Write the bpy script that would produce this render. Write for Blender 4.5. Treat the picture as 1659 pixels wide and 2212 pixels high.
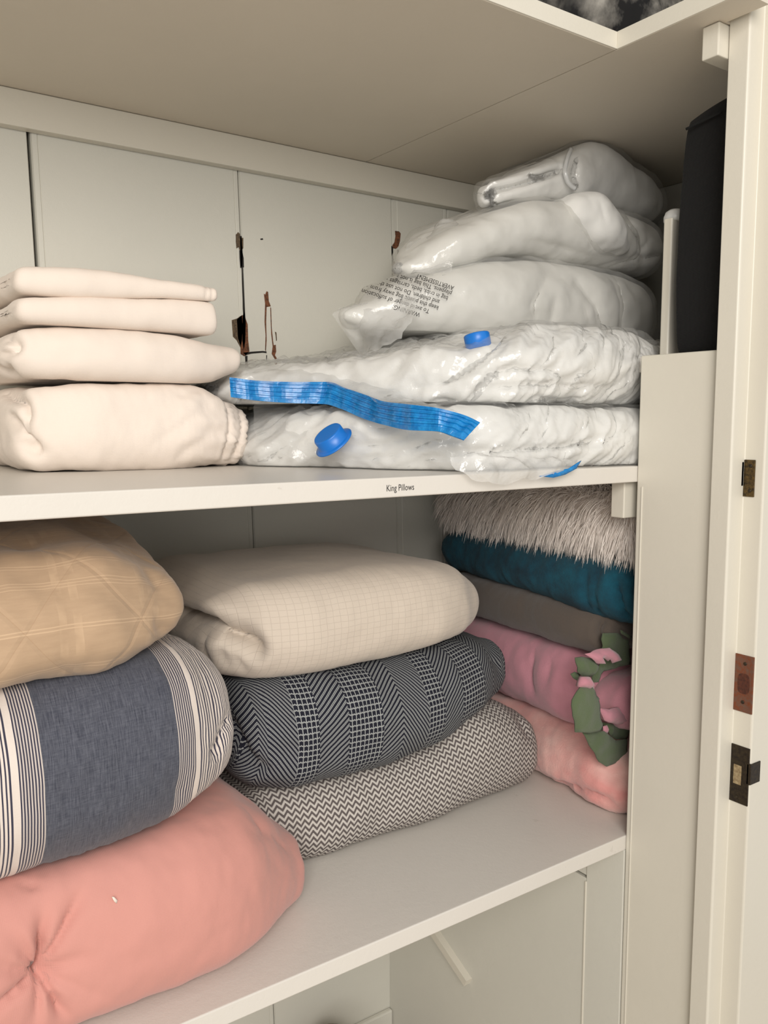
import bpy, bmesh, math, random
import numpy as np
from mathutils import Vector, Matrix
from mathutils.geometry import delaunay_2d_cdt
from mathutils.bvhtree import BVHTree

for o in list(bpy.data.objects): bpy.data.objects.remove(o)
SC = bpy.context.scene
COL = SC.collection
ZO = 1.5                      # camera height above the floor; all coordinates below are relative to the camera

# ------------------------------------------------------------------ camera
FPX, CX, CY = 1831.0, 829.5, 1106.0
_X = np.array([2630, -196, FPX]); _Y = np.array([-1289, -195, FPX])
_X = _X / np.linalg.norm(_X); _Y = _Y / np.linalg.norm(_Y)
_Z = np.cross(_X, _Y); _Z /= np.linalg.norm(_Z)
if _Z[1] > 0: _Z = -_Z
_Y = np.cross(_Z, _X)
if _Y[2] < 0: _Y = -_Y
MW = np.array([_X, _Y, _Z])   # world = MW @ (right, down, forward)
cam = bpy.data.cameras.new('camera'); co = bpy.data.objects.new('camera', cam); COL.objects.link(co)
cam.sensor_fit = 'VERTICAL'; cam.sensor_height = 24.0; cam.lens = FPX / 2212 * 24.0; cam.clip_start = 0.02
r_, d_, f_ = MW[:, 0], MW[:, 1], MW[:, 2]
co.matrix_world = Matrix(((r_[0], -d_[0], -f_[0], 0), (r_[1], -d_[1], -f_[1], 0), (r_[2], -d_[2], -f_[2], ZO), (0, 0, 0, 1)))
SC.camera = co

# ------------------------------------------------------------------ world, lights, exposure
w = bpy.data.worlds.new('room_light'); SC.world = w; w.use_nodes = True
bg = w.node_tree.nodes['Background']; bg.inputs[0].default_value = (0.99, 0.98, 0.95, 1); bg.inputs[1].default_value = 0.46
def area(name, loc, target, size, size_y, power, color):
    l = bpy.data.lights.new(name, 'AREA'); l.shape = 'RECTANGLE'; l.size = size; l.size_y = size_y; l.energy = power; l.color = color
    o = bpy.data.objects.new(name, l); COL.objects.link(o); o.location = (loc[0], loc[1], loc[2] + ZO)
    d = Vector(target) - Vector(loc); o.rotation_euler = d.to_track_quat('-Z', 'Y').to_euler(); return o
area('ceiling_lamp_light', (-0.6, -1.25, 0.80), (0.4, 0.6, -0.35), 1.2, .9, 35, (1.0, 0.95, 0.89))
area('upper_fill_light', (-1.5, -1.9, 0.12), (0.6, 1.0, 0.1), 1.1, 1.2, 17, (1.0, 0.955, 0.90))  # added fill light from low left, lifts the upper compartment
SC.view_settings.view_transform = 'Standard'; SC.view_settings.look = 'None'; SC.view_settings.gamma = 1
SC.view_settings.use_curve_mapping = False
SC.view_settings.exposure = 0.42

# ------------------------------------------------------------------ projection helpers (pixel of the photograph -> point on a plane)
def ray(u, v): return MW @ np.array([(u - CX) / FPX, (v - CY) / FPX, 1.0])
def onY(u, v, y): r = ray(u, v); return r * (y / r[1])
def onX(u, v, x): r = ray(u, v); return r * (x / r[0])
def onZ(u, v, z): r = ray(u, v); return r * (z / r[2])
def pix(P):
    c = np.asarray(P) @ MW
    return c[..., 0] / c[..., 2] * FPX + CX, c[..., 1] / c[..., 2] * FPX + CY

# ------------------------------------------------------------------ noise
_rng = np.random.RandomState(7)
_perm = _rng.permutation(512); _perm = np.concatenate([_perm, _perm, _perm])
_grad = _rng.normal(size=(512, 3)); _grad /= np.linalg.norm(_grad, axis=1)[:, None]
def perlin(P, seed=0):
    P = np.asarray(P, float) + seed * 17.31
    i = np.floor(P).astype(int); f = P - i; i &= 255
    u = f * f * f * (f * (f * 6 - 15) + 10)
    out = 0
    for dx in (0, 1):
        wx = u[..., 0] if dx else 1 - u[..., 0]
        for dy in (0, 1):
            wy = u[..., 1] if dy else 1 - u[..., 1]
            for dz in (0, 1):
                wz = u[..., 2] if dz else 1 - u[..., 2]
                h = _perm[_perm[_perm[(i[..., 0] + dx) & 255] + ((i[..., 1] + dy) & 255)] + ((i[..., 2] + dz) & 255)]
                g = _grad[h]
                out = out + wx * wy * wz * (g[..., 0] * (f[..., 0] - dx) + g[..., 1] * (f[..., 1] - dy) + g[..., 2] * (f[..., 2] - dz))
    return out * 1.6
def fbm(P, seed=0, oct=3):
    s = 0; a = 1.0
    for k in range(oct): s = s + a * perlin(np.asarray(P) * 2 ** k, seed + k); a *= .5
    return s
def ridge(P, seed=0, oct=2):
    s = 0; a = 1.0
    for k in range(oct): s = s + a * (1 - 2.2 * np.abs(perlin(np.asarray(P) * 2 ** k, seed + k))); a *= .5
    return s

# ------------------------------------------------------------------ object helpers
def wloc(o):
    v = Vector((0, 0, 0))
    while o: v += Vector(o.location); o = o.parent
    return v
def tag(o, label=None, cat=None, group=None, kind=None):
    if label: o['label'] = label
    if cat: o['category'] = cat
    if group: o['group'] = group
    if kind: o['kind'] = kind
    return o
def empty(name, loc, label=None, cat=None, group=None, kind=None):
    o = bpy.data.objects.new(name, None); COL.objects.link(o); o.empty_display_size = .05
    o.location = (loc[0], loc[1], loc[2] + ZO); return tag(o, label, cat, group, kind)
def mk(name, verts, faces, mat, parent=None, smooth=True, uv=None):
    V = np.asarray(verts, float).copy(); V[:, 2] += ZO
    me = bpy.data.meshes.new(name)
    if parent is None:
        b = np.array([(V[:, 0].min() + V[:, 0].max()) / 2, (V[:, 1].min() + V[:, 1].max()) / 2, V[:, 2].min()])
    else: b = np.array(wloc(parent))
    V -= b
    me.from_pydata([tuple(p) for p in V], [], [tuple(int(i) for i in f) for f in faces])
    if uv is not None:
        l = me.uv_layers.new(name='UVMap'); l.data.foreach_set('uv', np.asarray(uv, float).ravel())
    if smooth: me.polygons.foreach_set('use_smooth', [True] * len(me.polygons))
    if mat: me.materials.append(mat)
    me.update()
    o = bpy.data.objects.new(name, me); COL.objects.link(o)
    if parent is not None: o.parent = parent
    else: o.location = b
    return o
def bm_obj(name, bm, mat, parent=None, smooth=False):
    bm.normal_update(); bm.verts.index_update()
    V = [v.co[:] for v in bm.verts]; F = [[v.index for v in f.verts] for f in bm.faces]
    bm.free(); return mk(name, V, F, mat, parent, smooth)
def add_box(bm, x0, x1, y0, y1, z0, z1, bev=0.0, seg=2, slant=None):
    vs = []
    for z in (z0, z1):
        for x, y in ((x0, y0), (x1, y0), (x1, y1), (x0, y1)):
            vs.append(bm.verts.new((x, y, z)))
    F = [(0, 3, 2, 1), (4, 5, 6, 7), (0, 1, 5, 4), (1, 2, 6, 5), (2, 3, 7, 6), (3, 0, 4, 7)]
    fs = [bm.faces.new([vs[i] for i in f]) for f in F]
    if bev > 0:
        es = list({e for f in fs for e in f.edges})
        bmesh.ops.bevel(bm, geom=es, offset=bev, segments=seg, affect='EDGES', profile=.5)
    return vs
def box(name, x0, x1, y0, y1, z0, z1, mat, parent=None, bev=.0015, seg=2):
    bm = bmesh.new(); add_box(bm, x0, x1, y0, y1, z0, z1, bev, seg); return bm_obj(name, bm, mat, parent)
def prism(name, pts, z0, z1, mat, parent=None, bev=0):
    bm = bmesh.new(); a = [bm.verts.new((p[0], p[1], z0)) for p in pts]; b = [bm.verts.new((p[0], p[1], z1)) for p in pts]
    n = len(pts); bm.faces.new(a[::-1]); bm.faces.new(b)
    for i in range(n): bm.faces.new((a[i], a[(i + 1) % n], b[(i + 1) % n], b[i]))
    if bev: 
        es = [e for e in bm.edges if abs(e.verts[0].co.z - e.verts[1].co.z) > .01]
        bmesh.ops.bevel(bm, geom=es, offset=bev, segments=3, affect='EDGES', profile=.5)
    bmesh.ops.recalc_face_normals(bm, faces=bm.faces[:])
    return bm_obj(name, bm, mat, parent)

# ------------------------------------------------------------------ node expression helper
class Ex:
    def __init__(s, nt, sock): s.nt = nt; s.s = sock
    def _m(s, op, *a):
        n = s.nt.nodes.new('ShaderNodeMath'); n.operation = op
        for i, x in enumerate((s,) + a):
            if isinstance(x, Ex): s.nt.links.new(x.s, n.inputs[i])
            else: n.inputs[i].default_value = x
        return Ex(s.nt, n.outputs[0])
    def __add__(s, o): return s._m('ADD', o)
    def __sub__(s, o): return s._m('SUBTRACT', o)
    def __mul__(s, o): return s._m('MULTIPLY', o)
    def __truediv__(s, o): return s._m('DIVIDE', o)
    def abs(s): return s._m('ABSOLUTE')
    def frac(s): return s._m('FRACT')
    def floor(s): return s._m('FLOOR')
    def sin(s): return s._m('SINE')
    def lt(s, o): return s._m('LESS_THAN', o)
    def gt(s, o): return s._m('GREATER_THAN', o)
    def min(s, o): return s._m('MINIMUM', o)
    def max(s, o): return s._m('MAXIMUM', o)
    def pp(s, o): return s._m('PINGPONG', o)
    def wrap(s, hi, lo=0.0): return s._m('WRAP', hi, lo)
    def inv(s): return s * -1.0 + 1.0
    def rng(s, a, b): return s.gt(a) * s.lt(b)
    def soft(s, c, wd):   # 1 below c, 0 above, soft width
        return ((s * -1.0 + c) / wd + 0.5).max(0.0).min(1.0)
def newmat(name):
    m = bpy.data.materials.new(name); m.use_nodes = True; nt = m.node_tree
    return m, nt, nt.nodes['Principled BSDF']
def uvxy(nt):
    t = nt.nodes.new('ShaderNodeUVMap'); t.uv_map = 'UVMap'; s = nt.nodes.new('ShaderNodeSeparateXYZ'); nt.links.new(t.outputs[0], s.inputs[0])
    return Ex(nt, s.outputs[0]), Ex(nt, s.outputs[1]), t.outputs[0]
def noise(nt, vec, scale, detail=3, rough=.5, scl=None):
    if scl:
        mp = nt.nodes.new('ShaderNodeMapping'); mp.inputs['Scale'].default_value = scl; nt.links.new(vec, mp.inputs[0]); vec = mp.outputs[0]
    n = nt.nodes.new('ShaderNodeTexNoise'); n.inputs['Scale'].default_value = scale; n.inputs['Detail'].default_value = detail; n.inputs['Roughness'].default_value = rough
    nt.links.new(vec, n.inputs['Vector']); return Ex(nt, n.outputs[0])
def mixc(nt, fac, a, b):
    n = nt.nodes.new('ShaderNodeMix'); n.data_type = 'RGBA'
    if isinstance(fac, Ex): nt.links.new(fac.s, n.inputs[0])
    else: n.inputs[0].default_value = fac
    for k, x in ((6, a), (7, b)):
        if isinstance(x, (tuple, list)): n.inputs[k].default_value = (*x[:3], 1)
        else: nt.links.new(x, n.inputs[k])
    return n.outputs[2]
def bump(nt, bs, h, strength, dist=.001, prev=None):
    b = nt.nodes.new('ShaderNodeBump'); b.inputs['Strength'].default_value = strength; b.inputs['Distance'].default_value = dist
    nt.links.new(h.s, b.inputs['Height'])
    if prev is not None: nt.links.new(prev, b.inputs['Normal'])
    nt.links.new(b.outputs[0], bs.inputs['Normal']); return b.outputs[0]
def objco(nt): return nt.nodes.new('ShaderNodeTexCoord').outputs['Object']
def geoP(nt): return nt.nodes.new('ShaderNodeNewGeometry').outputs['Position']
def S(r, g, b):
    f = lambda c: (c / 255 / 12.92) if c / 255 <= .04045 else ((c / 255 + .055) / 1.055) ** 2.4
    return (f(r), f(g), f(b))

def paint(name, col, rough=.42, bstr=.25, dirt=.0):
    m, nt, b = newmat(name); p = geoP(nt)
    n1 = noise(nt, p, 3.0, 4, .6); n2 = noise(nt, p, 90, 3, .6); n3 = noise(nt, p, 420, 2, .5)
    c2 = tuple(x * .93 for x in col)
    c = mixc(nt, n1, c2, tuple(min(1, x * 1.05) for x in col))
    if dirt:
        d = noise(nt, p, 38, 5, .75); c = mixc(nt, d.gt(.70) * dirt, c, (.25, .2, .15))
    nt.links.new(c, b.inputs['Base Color']); b.inputs['Roughness'].default_value = rough
    bump(nt, b, n2 * .7 + n3 * .3, bstr, .0012); return m
WHITE = paint('white_gloss_paint', S(212, 207, 194), .38)
WALLP = paint('wall_board_paint', S(206, 204, 194), .5, .3)
SHELFP = paint('shelf_paint', S(212, 207, 199), .33, .3, .15)
UNDER = paint('shelf_underside_paint', S(212, 203, 188), .6, .2)
DARK = newmat('dark_gap'); DARK[2].inputs['Base Color'].default_value = (.012, .010, .008, 1); DARK[2].inputs['Roughness'].default_value = .9; DARK = DARK[0]

def fabric(name, col, rough=.9, weave=900, bstr=.25, var=.06, sheen=.15, fuzz=0):
    m, nt, b = newmat(name); u, v, uv = uvxy(nt)
    n1 = noise(nt, objco(nt), 14, 3)
    c = mixc(nt, n1, tuple(x * (1 - var) for x in col), tuple(min(1, x * (1 + var)) for x in col))
    nt.links.new(c, b.inputs['Base Color']); b.inputs['Roughness'].default_value = rough
    b.inputs['Sheen Weight'].default_value = sheen
    h = (u * weave * 6.28).sin() * .25 + (v * weave * 6.28).sin() * .25 + noise(nt, uv, 260, 3) * 1.0
    if fuzz: h = noise(nt, objco(nt), fuzz, 4, .75) * 2.0
    bump(nt, b, h, bstr, .0008); return m

SHEET = fabric('white_cotton', S(229, 216, 204), .85, 700, .12, .02, .1)
PINK = fabric('dusty_pink_cotton', S(200, 141, 130), .85, 700, .15, .03, .2)
FLEECE = fabric('mauve_pink_fleece', S(190, 130, 142), .95, 700, .5, .05, .4, 500)
GREEN = fabric('sage_green_fleece', S(88, 102, 72), .95, 700, .7, .06, .2, 700)
TAUPE = fabric('taupe_fleece', S(88, 78, 70), .95, 700, .4, .06, .3, 600)
PILLOWC = fabric('pillow_cotton', S(222, 221, 217), .8, 900, .1, .015, .1)
BLACKF = fabric('black_canvas', S(7, 7, 8), .95, 500, .35, .08, .0)
def tealmat():
    m, nt, b = newmat('teal_plush'); p = objco(nt)
    n = noise(nt, p, 24, 4, .6); c = mixc(nt, (n * 2.2 - .6).max(0).min(1), S(0, 44, 60), S(0, 84, 104))
    nt.links.new(c, b.inputs['Base Color']); b.inputs['Roughness'].default_value = .9; b.inputs['Sheen Weight'].default_value = .06
    bump(nt, b, noise(nt, p, 330, 4, .8), .8, .002); return m
TEAL = tealmat()
def plushpink():
    m, nt, b = newmat('pale_pink_plush'); p = objco(nt)
    n = noise(nt, p, 17, 3, .55, scl=(1, .6, 1)); c = mixc(nt, (n * 3.0 - 1.0).max(0).min(1), S(216, 146, 140), S(230, 192, 182))
    nt.links.new(c, b.inputs['Base Color']); b.inputs['Roughness'].default_value = .75; b.inputs['Sheen Weight'].default_value = .5
    bump(nt, b, noise(nt, p, 280, 4, .8), .6, .002); return m
PLUSH = plushpink()
def creammat():
    m, nt, b = newmat('cream_matelasse'); u, v, uv = uvxy(nt)
    wob = noise(nt, uv, 30, 2) * .004
    a = ((u + wob) / .0098).frac(); c = ((v + wob) / .0078).frac()
    la = (a - .5).abs(); lc = (c - .5).abs(); line = (la.max(lc) - .455).max(0) * 20.0
    col = mixc(nt, line * .13, S(202, 190, 176), S(150, 138, 124))
    nt.links.new(col, b.inputs['Base Color']); b.inputs['Roughness'].default_value = .9; b.inputs['Sheen Weight'].default_value = .2
    bump(nt, b, line * -1.0 + noise(nt, uv, 500, 2) * .3, .4, .0012); return m
CREAM = creammat()
def tanmat():
    m, nt, b = newmat('tan_quilt_cotton'); u, v, uv = uvxy(nt)
    def near(x, c, wd): return (x - c).abs().lt(wd)
    wob = noise(nt, uv, 9, 2) * .008
    vv = (v + wob).wrap(.105)
    lines = near(vv, .012, .0006).max(near(vv, .015, .0006)).max(near(vv, .050, .0006)).max(near(vv, .0535, .0005)).max(near(vv, .073, .0005)).max(near(vv, .0765, .0005)).max(near(vv, .080, .0005))
    uu = (u + wob).wrap(.082)
    bands = near(uu, .030, .0035).max(near(uu, .043, .0035))
    dash = (noise(nt, uv, 60, 2, scl=(1, 1, 1)) - .42).max(0) * 3.0
    fac = (lines * .8).max(bands * dash.min(1.0) * .7)
    n = noise(nt, uv, 40, 4, .6, scl=(1, 6, 1))
    base = mixc(nt, n, S(164, 137, 110), S(182, 155, 126))
    col = mixc(nt, fac * .40, base, S(220, 190, 156))
    q1 = ((u + v * .8) / .11).frac(); q2 = ((u - v * .8) / .11 + .15).frac()
    st = near(q1, .5, .004).max(near(q2, .5, .004))
    col = mixc(nt, st * .25, col, S(150, 118, 88))
    nt.links.new(col, b.inputs['Base Color']); b.inputs['Roughness'].default_value = .85; b.inputs['Sheen Weight'].default_value = .2
    q = (((q1 - .5).abs() * 24).min(1.0)) * (((q2 - .5).abs() * 24).min(1.0))
    bump(nt, b, q * 1.6 + lines * .4 + noise(nt, uv, 500, 2) * .2, .32, .0014); return m
TAN = tanmat()
def stripemat(uc, half):
    m, nt, b = newmat('blue_chambray_stripe'); u, v, uv = uvxy(nt)
    wob = noise(nt, uv, 14, 2) * .0022 - .0011
    t = (u + wob - uc).abs() - half
    fine = t.rng(.0, .0200) * ((t / .0025).frac().lt(.5))
    white = t.rng(.0200, .0262)
    t2 = t - .0262
    coarse = t2.rng(.0, .060) * ((t2 / .0034).frac().gt(.38))
    gap = ((t2 / .0102).frac()).lt(.17)
    coarse = coarse * gap.inv()
    wfac = fine.max(white).max(coarse)
    n1 = noise(nt, uv, 900, 3, .75, scl=(1, .06, 1)); n2 = noise(nt, uv, 700, 3, .75, scl=(.1, 1, 1))
    tone = ((n1 * 1.3 + n2 * .7) * 1.7 - 1.2).max(0).min(1)
    blue = mixc(nt, tone, S(46, 49, 62), S(92, 94, 104))
    navy = mixc(nt, t.rng(.0, .0862), blue, S(50, 49, 66))
    col = mixc(nt, wfac * (fine * -.22 + .90), navy, S(222, 210, 200))
    nt.links.new(col, b.inputs['Base Color']); b.inputs['Roughness'].default_value = .9; b.inputs['Sheen Weight'].default_value = .15
    bump(nt, b, n1 + n2, .3, .0006); return m
def navymat(u0):
    m, nt, b = newmat('navy_herringbone_knit'); u, v, uv = uvxy(nt)
    wb = noise(nt, uv, 22, 2) * .003
    k = .00062
    W = [45 * k, 65 * k, 80 * k, 50 * k, 70 * k]      # narrow basket, up, wide basket, up, down
    E = np.cumsum([0] + W); T = float(E[-1])
    t = (u + wb - u0).wrap(T)
    P = .0073
    h1 = (t.max(float(E[1])).min(float(E[2])) - float(E[1]))
    h2 = (t.max(float(E[3])).min(float(E[4])) - float(E[3]))
    h3 = (t.max(float(E[4])) - float(E[4]))
    hgt = h1 + h2 - h3 * (float(W[1] + W[3]) / float(W[4]))
    ph = ((v + wb * .5 + hgt * .88) / P).frac()
    two = ph.rng(.10, .28).max(ph.rng(.39, .57))
    bas = t.lt(float(E[1])).max(t.rng(float(E[2]), float(E[3])))
    cu = ((t / .0060).frac() - .5).abs(); cv = (((v + wb * .5) / P).frac() - .5)
    jag = ((t / .0030).frac() - .5).abs() * .35
    cell = (cv + jag * 1.0).abs().gt(.385).max(cu.gt(.40))
    fac = two * bas.inv() + cell * bas
    kn = noise(nt, uv, 1400, 2, .6)
    fac2 = fac * ((kn * 1.6).min(1.0))
    col = mixc(nt, fac2, S(13, 15, 32), S(166, 169, 168))
    nt.links.new(col, b.inputs['Base Color']); b.inputs['Roughness'].default_value = .9
    bump(nt, b, fac * 1.0 + kn * .5, .6, .0012); return m
NAVY = navymat(.487)
def chevmat():
    m, nt, b = newmat('grey_zigzag_knit'); u, v, uv = uvxy(nt)
    wb = noise(nt, uv, 18, 2) * .003
    st = ((u + wb) / .0009).floor() * .0009
    z = (st / .0105).pp(.5) * 2.0
    ph = ((v + wb + z * .0066) / .0082).frac()
    fac = ph.lt(.50); kn = noise(nt, uv, 1500, 2, .6)
    col = mixc(nt, fac * ((kn * 1.7).min(1.0)), S(90, 82, 80), S(204, 198, 190))
    nt.links.new(col, b.inputs['Base Color']); b.inputs['Roughness'].default_value = .92
    bump(nt, b, fac + kn * .6, .45, .001); return m
CHEV = chevmat()

def plastic(name, milk=.12, tint=(1, 1, 1), rough=.13, cr=60, bstr=.5, gl=.35):
    """thin clear film: mostly see-through, with a sharp sheen"""
    m = bpy.data.materials.new(name); m.use_nodes = True; nt = m.node_tree; nt.nodes.clear()
    out = nt.nodes.new('ShaderNodeOutputMaterial'); p = objco(nt)
    tr = nt.nodes.new('ShaderNodeBsdfTransparent'); tr.inputs[0].default_value = (*tint, 1)
    gs = nt.nodes.new('ShaderNodeBsdfGlossy'); gs.inputs['Roughness'].default_value = rough; gs.inputs[0].default_value = (1, 1, 1, 1)
    df = nt.nodes.new('ShaderNodeBsdfDiffuse'); df.inputs[0].default_value = (.82, .82, .80, 1)
    h = noise(nt, p, cr, 4, .6); h2 = noise(nt, p, cr * .35, 3, .55)
    vo = nt.nodes.new('ShaderNodeTexVoronoi'); vo.inputs['Scale'].default_value = cr * .55; vo.inputs['Randomness'].default_value = 1
    wv = nt.nodes.new('ShaderNodeVectorMath'); wv.operation = 'MULTIPLY_ADD'; wn = nt.nodes.new('ShaderNodeTexNoise'); wn.inputs['Scale'].default_value = 9; nt.links.new(p, wn.inputs['Vector'])
    nt.links.new(wn.outputs['Color'], wv.inputs[0]); wv.inputs[1].default_value = (.06, .06, .06); nt.links.new(p, wv.inputs[2]); nt.links.new(wv.outputs[0], vo.inputs['Vector'])
    hh = ((h - .5).abs() * -2.0 + 1.0) * .4 + ((h2 - .5).abs() * -2.0 + 1.0) + Ex(nt, vo.outputs['Distance']) * 1.2
    bp = nt.nodes.new('ShaderNodeBump'); bp.inputs['Strength'].default_value = bstr; bp.inputs['Distance'].default_value = .004
    nt.links.new(hh.s, bp.inputs['Height'])
    for n in (gs, df): nt.links.new(bp.outputs[0], n.inputs['Normal'])
    lw = nt.nodes.new('ShaderNodeLayerWeight'); lw.inputs[0].default_value = .5; nt.links.new(bp.outputs[0], lw.inputs['Normal'])
    m1 = nt.nodes.new('ShaderNodeMixShader'); m1.inputs[0].default_value = milk; nt.links.new(tr.outputs[0], m1.inputs[1]); nt.links.new(df.outputs[0], m1.inputs[2])
    m2 = nt.nodes.new('ShaderNodeMixShader'); nt.links.new((Ex(nt, lw.outputs['Facing'])._m('POWER', 3.5) * gl + .036).min(1.0).s, m2.inputs[0])
    nt.links.new(m1.outputs[0], m2.inputs[1]); nt.links.new(gs.outputs[0], m2.inputs[2]); nt.links.new(m2.outputs[0], out.inputs[0])
    return m
FILM = plastic('clear_vacuum_bag_film', .10, (.97, .97, .97), .14, 55, .55, .35)
FILM2 = plastic('clear_pillow_bag_film', .26, (.97, .965, .95), .20, 42, .55, .22)
FILM4 = plastic('drooping_bag_film', .42, (.93, .92, .91), .1, 46, .8, .45)
FILM3 = plastic('thin_clear_film', .34, (.96, .96, .96), .1, 40, .6, .3)
def solid(name, col, rough=.4, metal=0, n=0, c2=None, spec=.5):
    m, nt, b = newmat(name); b.inputs['Base Color'].default_value = (*col, 1); b.inputs['Roughness'].default_value = rough; b.inputs['Metallic'].default_value = metal
    if n:
        x = noise(nt, objco(nt), n, 5, .7); c = mixc(nt, (x * 3.5 - 1.2).max(0).min(1), col, c2 or tuple(a * .5 for a in col)); nt.links.new(c, b.inputs['Base Color'])
        bump(nt, b, x, .4, .001)
    return m
BLUEP = solid('blue_plastic', S(20, 112, 200), .35)
ZIPB = solid('blue_zip_plastic', S(8, 104, 172), .22, 0, 120, S(30, 135, 200))
WOODD = solid('bare_brown_wood', S(128, 78, 48), .8, 0, 260, S(66, 42, 28))
WOODG = solid('weathered_wood', S(110, 92, 70), .85, 0, 260, S(62, 50, 38))
BRASS = solid('aged_brass', S(110, 88, 48), .45, .6, 220, S(48, 40, 28))
RUST = solid('rusty_steel', S(104, 82, 70), .6, .3, 160, S(120, 62, 34))
OLDM = solid('blackened_brass', S(62, 52, 36), .5, .5, 200, S(36, 28, 24))
INK = solid('black_ink', S(40, 38, 36), .7)

# ------------------------------------------------------------------ soft body loft
def pchip(x, Y, xs):
    x = np.asarray(x, float); Y = np.asarray(Y, float); xs = np.clip(xs, x[0], x[-1])
    h = np.diff(x)[:, None]; d = np.diff(Y, axis=0) / h
    m = np.zeros_like(Y); m[0] = d[0]; m[-1] = d[-1]
    if len(x) > 2:
        s = np.sign(d[:-1]) * np.sign(d[1:]) > 0
        w1 = 2 * h[1:] + h[:-1]; w2 = h[1:] + 2 * h[:-1]
        with np.errstate(all='ignore'): hm = (w1 + w2) / (w1 / d[:-1] + w2 / d[1:])
        m[1:-1] = np.where(s, hm, 0)
    k = np.clip(np.searchsorted(x, xs, side='right') - 1, 0, len(x) - 2)
    hh = h[k]; t = ((xs - x[k])[:, None]) / hh
    return (2 * t**3 - 3 * t**2 + 1) * Y[k] + (t**3 - 2 * t**2 + t) * hh * m[k] + (-2 * t**3 + 3 * t**2) * Y[k + 1] + (t**3 - t**2) * hh * m[k + 1]

class Grid: pass
def loft(st, frame=((0, 0), 0.0), nU=110, nV=120, capL=.03, capR=.03, nC=8, nF=16, skew=None):
    """st rows: s, yf, yb, zb, zt, n (squareness), zc (0..1 height of the bulge).  Returns grid of points, uv."""
    st = np.array(st, float); (ox, oy), ang = frame
    e1 = np.array([math.cos(ang), math.sin(ang), 0]); e2 = np.array([-math.sin(ang), math.cos(ang), 0])
    s0, s1 = st[0, 0], st[-1, 0]
    rows = []      # s position, axial offset, inset d, centre factor, u
    for k in range(nF): g = k / nF; rows.append((s0, -capL, capL, g, s0 - capL - (1 - g) * .06))
    for k in range(nC + 1):
        a = (1 - k / nC) * math.pi / 2; rows.append((s0, -capL * math.sin(a), capL * (1 - math.cos(a)), 1, s0 - capL * a))
    for s in np.linspace(s0, s1, nU)[1:-1]: rows.append((s, 0, 0, 1, s))
    for k in range(nC + 1):
        a = k / nC * math.pi / 2; rows.append((s1, capR * math.sin(a), capR * (1 - math.cos(a)), 1, s1 + capR * a))
    for k in range(nF): g = 1 - (k + 1) / nF; rows.append((s1, capR, capR, g, s1 + capR + (1 - g) * .06))
    R = np.array(rows); Q = pchip(st[:, 0], st[:, 1:], R[:, 0])
    th = np.linspace(0, 2 * np.pi, 721) + np.pi / 2 * 0
    P = np.zeros((len(R), nV, 3)); UV = np.zeros((len(R), nV + 1, 2))
    for i in range(len(R)):
        yf, yb, zb, zt, n, zc = Q[i][:6]
        d = R[i, 2]; a = max((yb - yf) / 2 - d, .002); b = max((zt - zb) / 2 - min(d, (zt - zb) / 2 * .85), .0015)
        k_ = float(np.clip(3.2 - n, .04, 1.35)); rf = min(k_ * b, a * .9); rb = min(.8 * b, a * .9)
        c, s_ = np.cos(th), np.sin(th); e = 2 / 2.25
        ce = np.sign(c) * np.abs(c) ** e; z = b * np.sign(s_) * np.abs(s_) ** e
        y = np.where(c < 0, -a + rf + rf * ce, a - rb + rb * ce)
        zn = z / b; crown = 1 + .0 * zn; z = b * (zn * crown + (zc - .5) * (1 - zn ** 2))
        y = y + (yf + yb) / 2; z = z + (zb + zt) / 2
        L = np.concatenate([[0], np.cumsum(np.hypot(np.diff(y), np.diff(z)))])
        q = np.linspace(0, L[-1], nV + 1); yy = np.interp(q, L, y); zz = np.interp(q, L, z)
        g = R[i, 3]; cy_, cz_ = (yf + yb) / 2, (zb + zt) / 2
        vlen = q.copy()
        if g < 1: yy = cy_ + (yy - cy_) * g; zz = cz_ + (zz - cz_) * g
        P[i] = (np.array([ox, oy, 0]) + (R[i, 0] + R[i, 1]) * e1)[None] + yy[:nV, None] * e2 + zz[:nV, None] * np.array([0, 0, 1])
        UV[i, :, 0] = R[i, 4]; UV[i, :, 1] = vlen - L[-1] * .5
    for _ in range(14):                       # ease the cloth round the shoulders of both ends
        for lo_, hi_ in ((max(nF - 8, 1), nF + nC + 9), (len(R) - nF - nC - 10, min(len(R) - nF + 7, len(R) - 1))):
            P[lo_:hi_] = (P[lo_ - 1:hi_ - 1] + 2 * P[lo_:hi_] + P[lo_ + 1:hi_ + 1]) / 4
    G = Grid(); G.P = P; G.UV = UV; G.s = R[:, 0] + R[:, 1]; G.rows = R; return G
def normals(P):
    du = np.gradient(P, axis=0); dv = np.roll(P, -1, axis=1) - np.roll(P, 1, axis=1)
    N = np.cross(dv, du); l = np.linalg.norm(N, axis=2, keepdims=True); N = N / np.maximum(l, 1e-12)
    c = P.reshape(-1, 3).mean(0)
    if np.mean(np.sum(N * (P - c), axis=2)) < 0: N = -N
    for rows, ref in ((range(0, 4), 4), (range(P.shape[0] - 4, P.shape[0]), P.shape[0] - 5)):   # at the poles of the end caps
        m = N[ref].mean(0); m /= max(np.linalg.norm(m), 1e-9)
        for r in rows: N[r] = m
    return N
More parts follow.
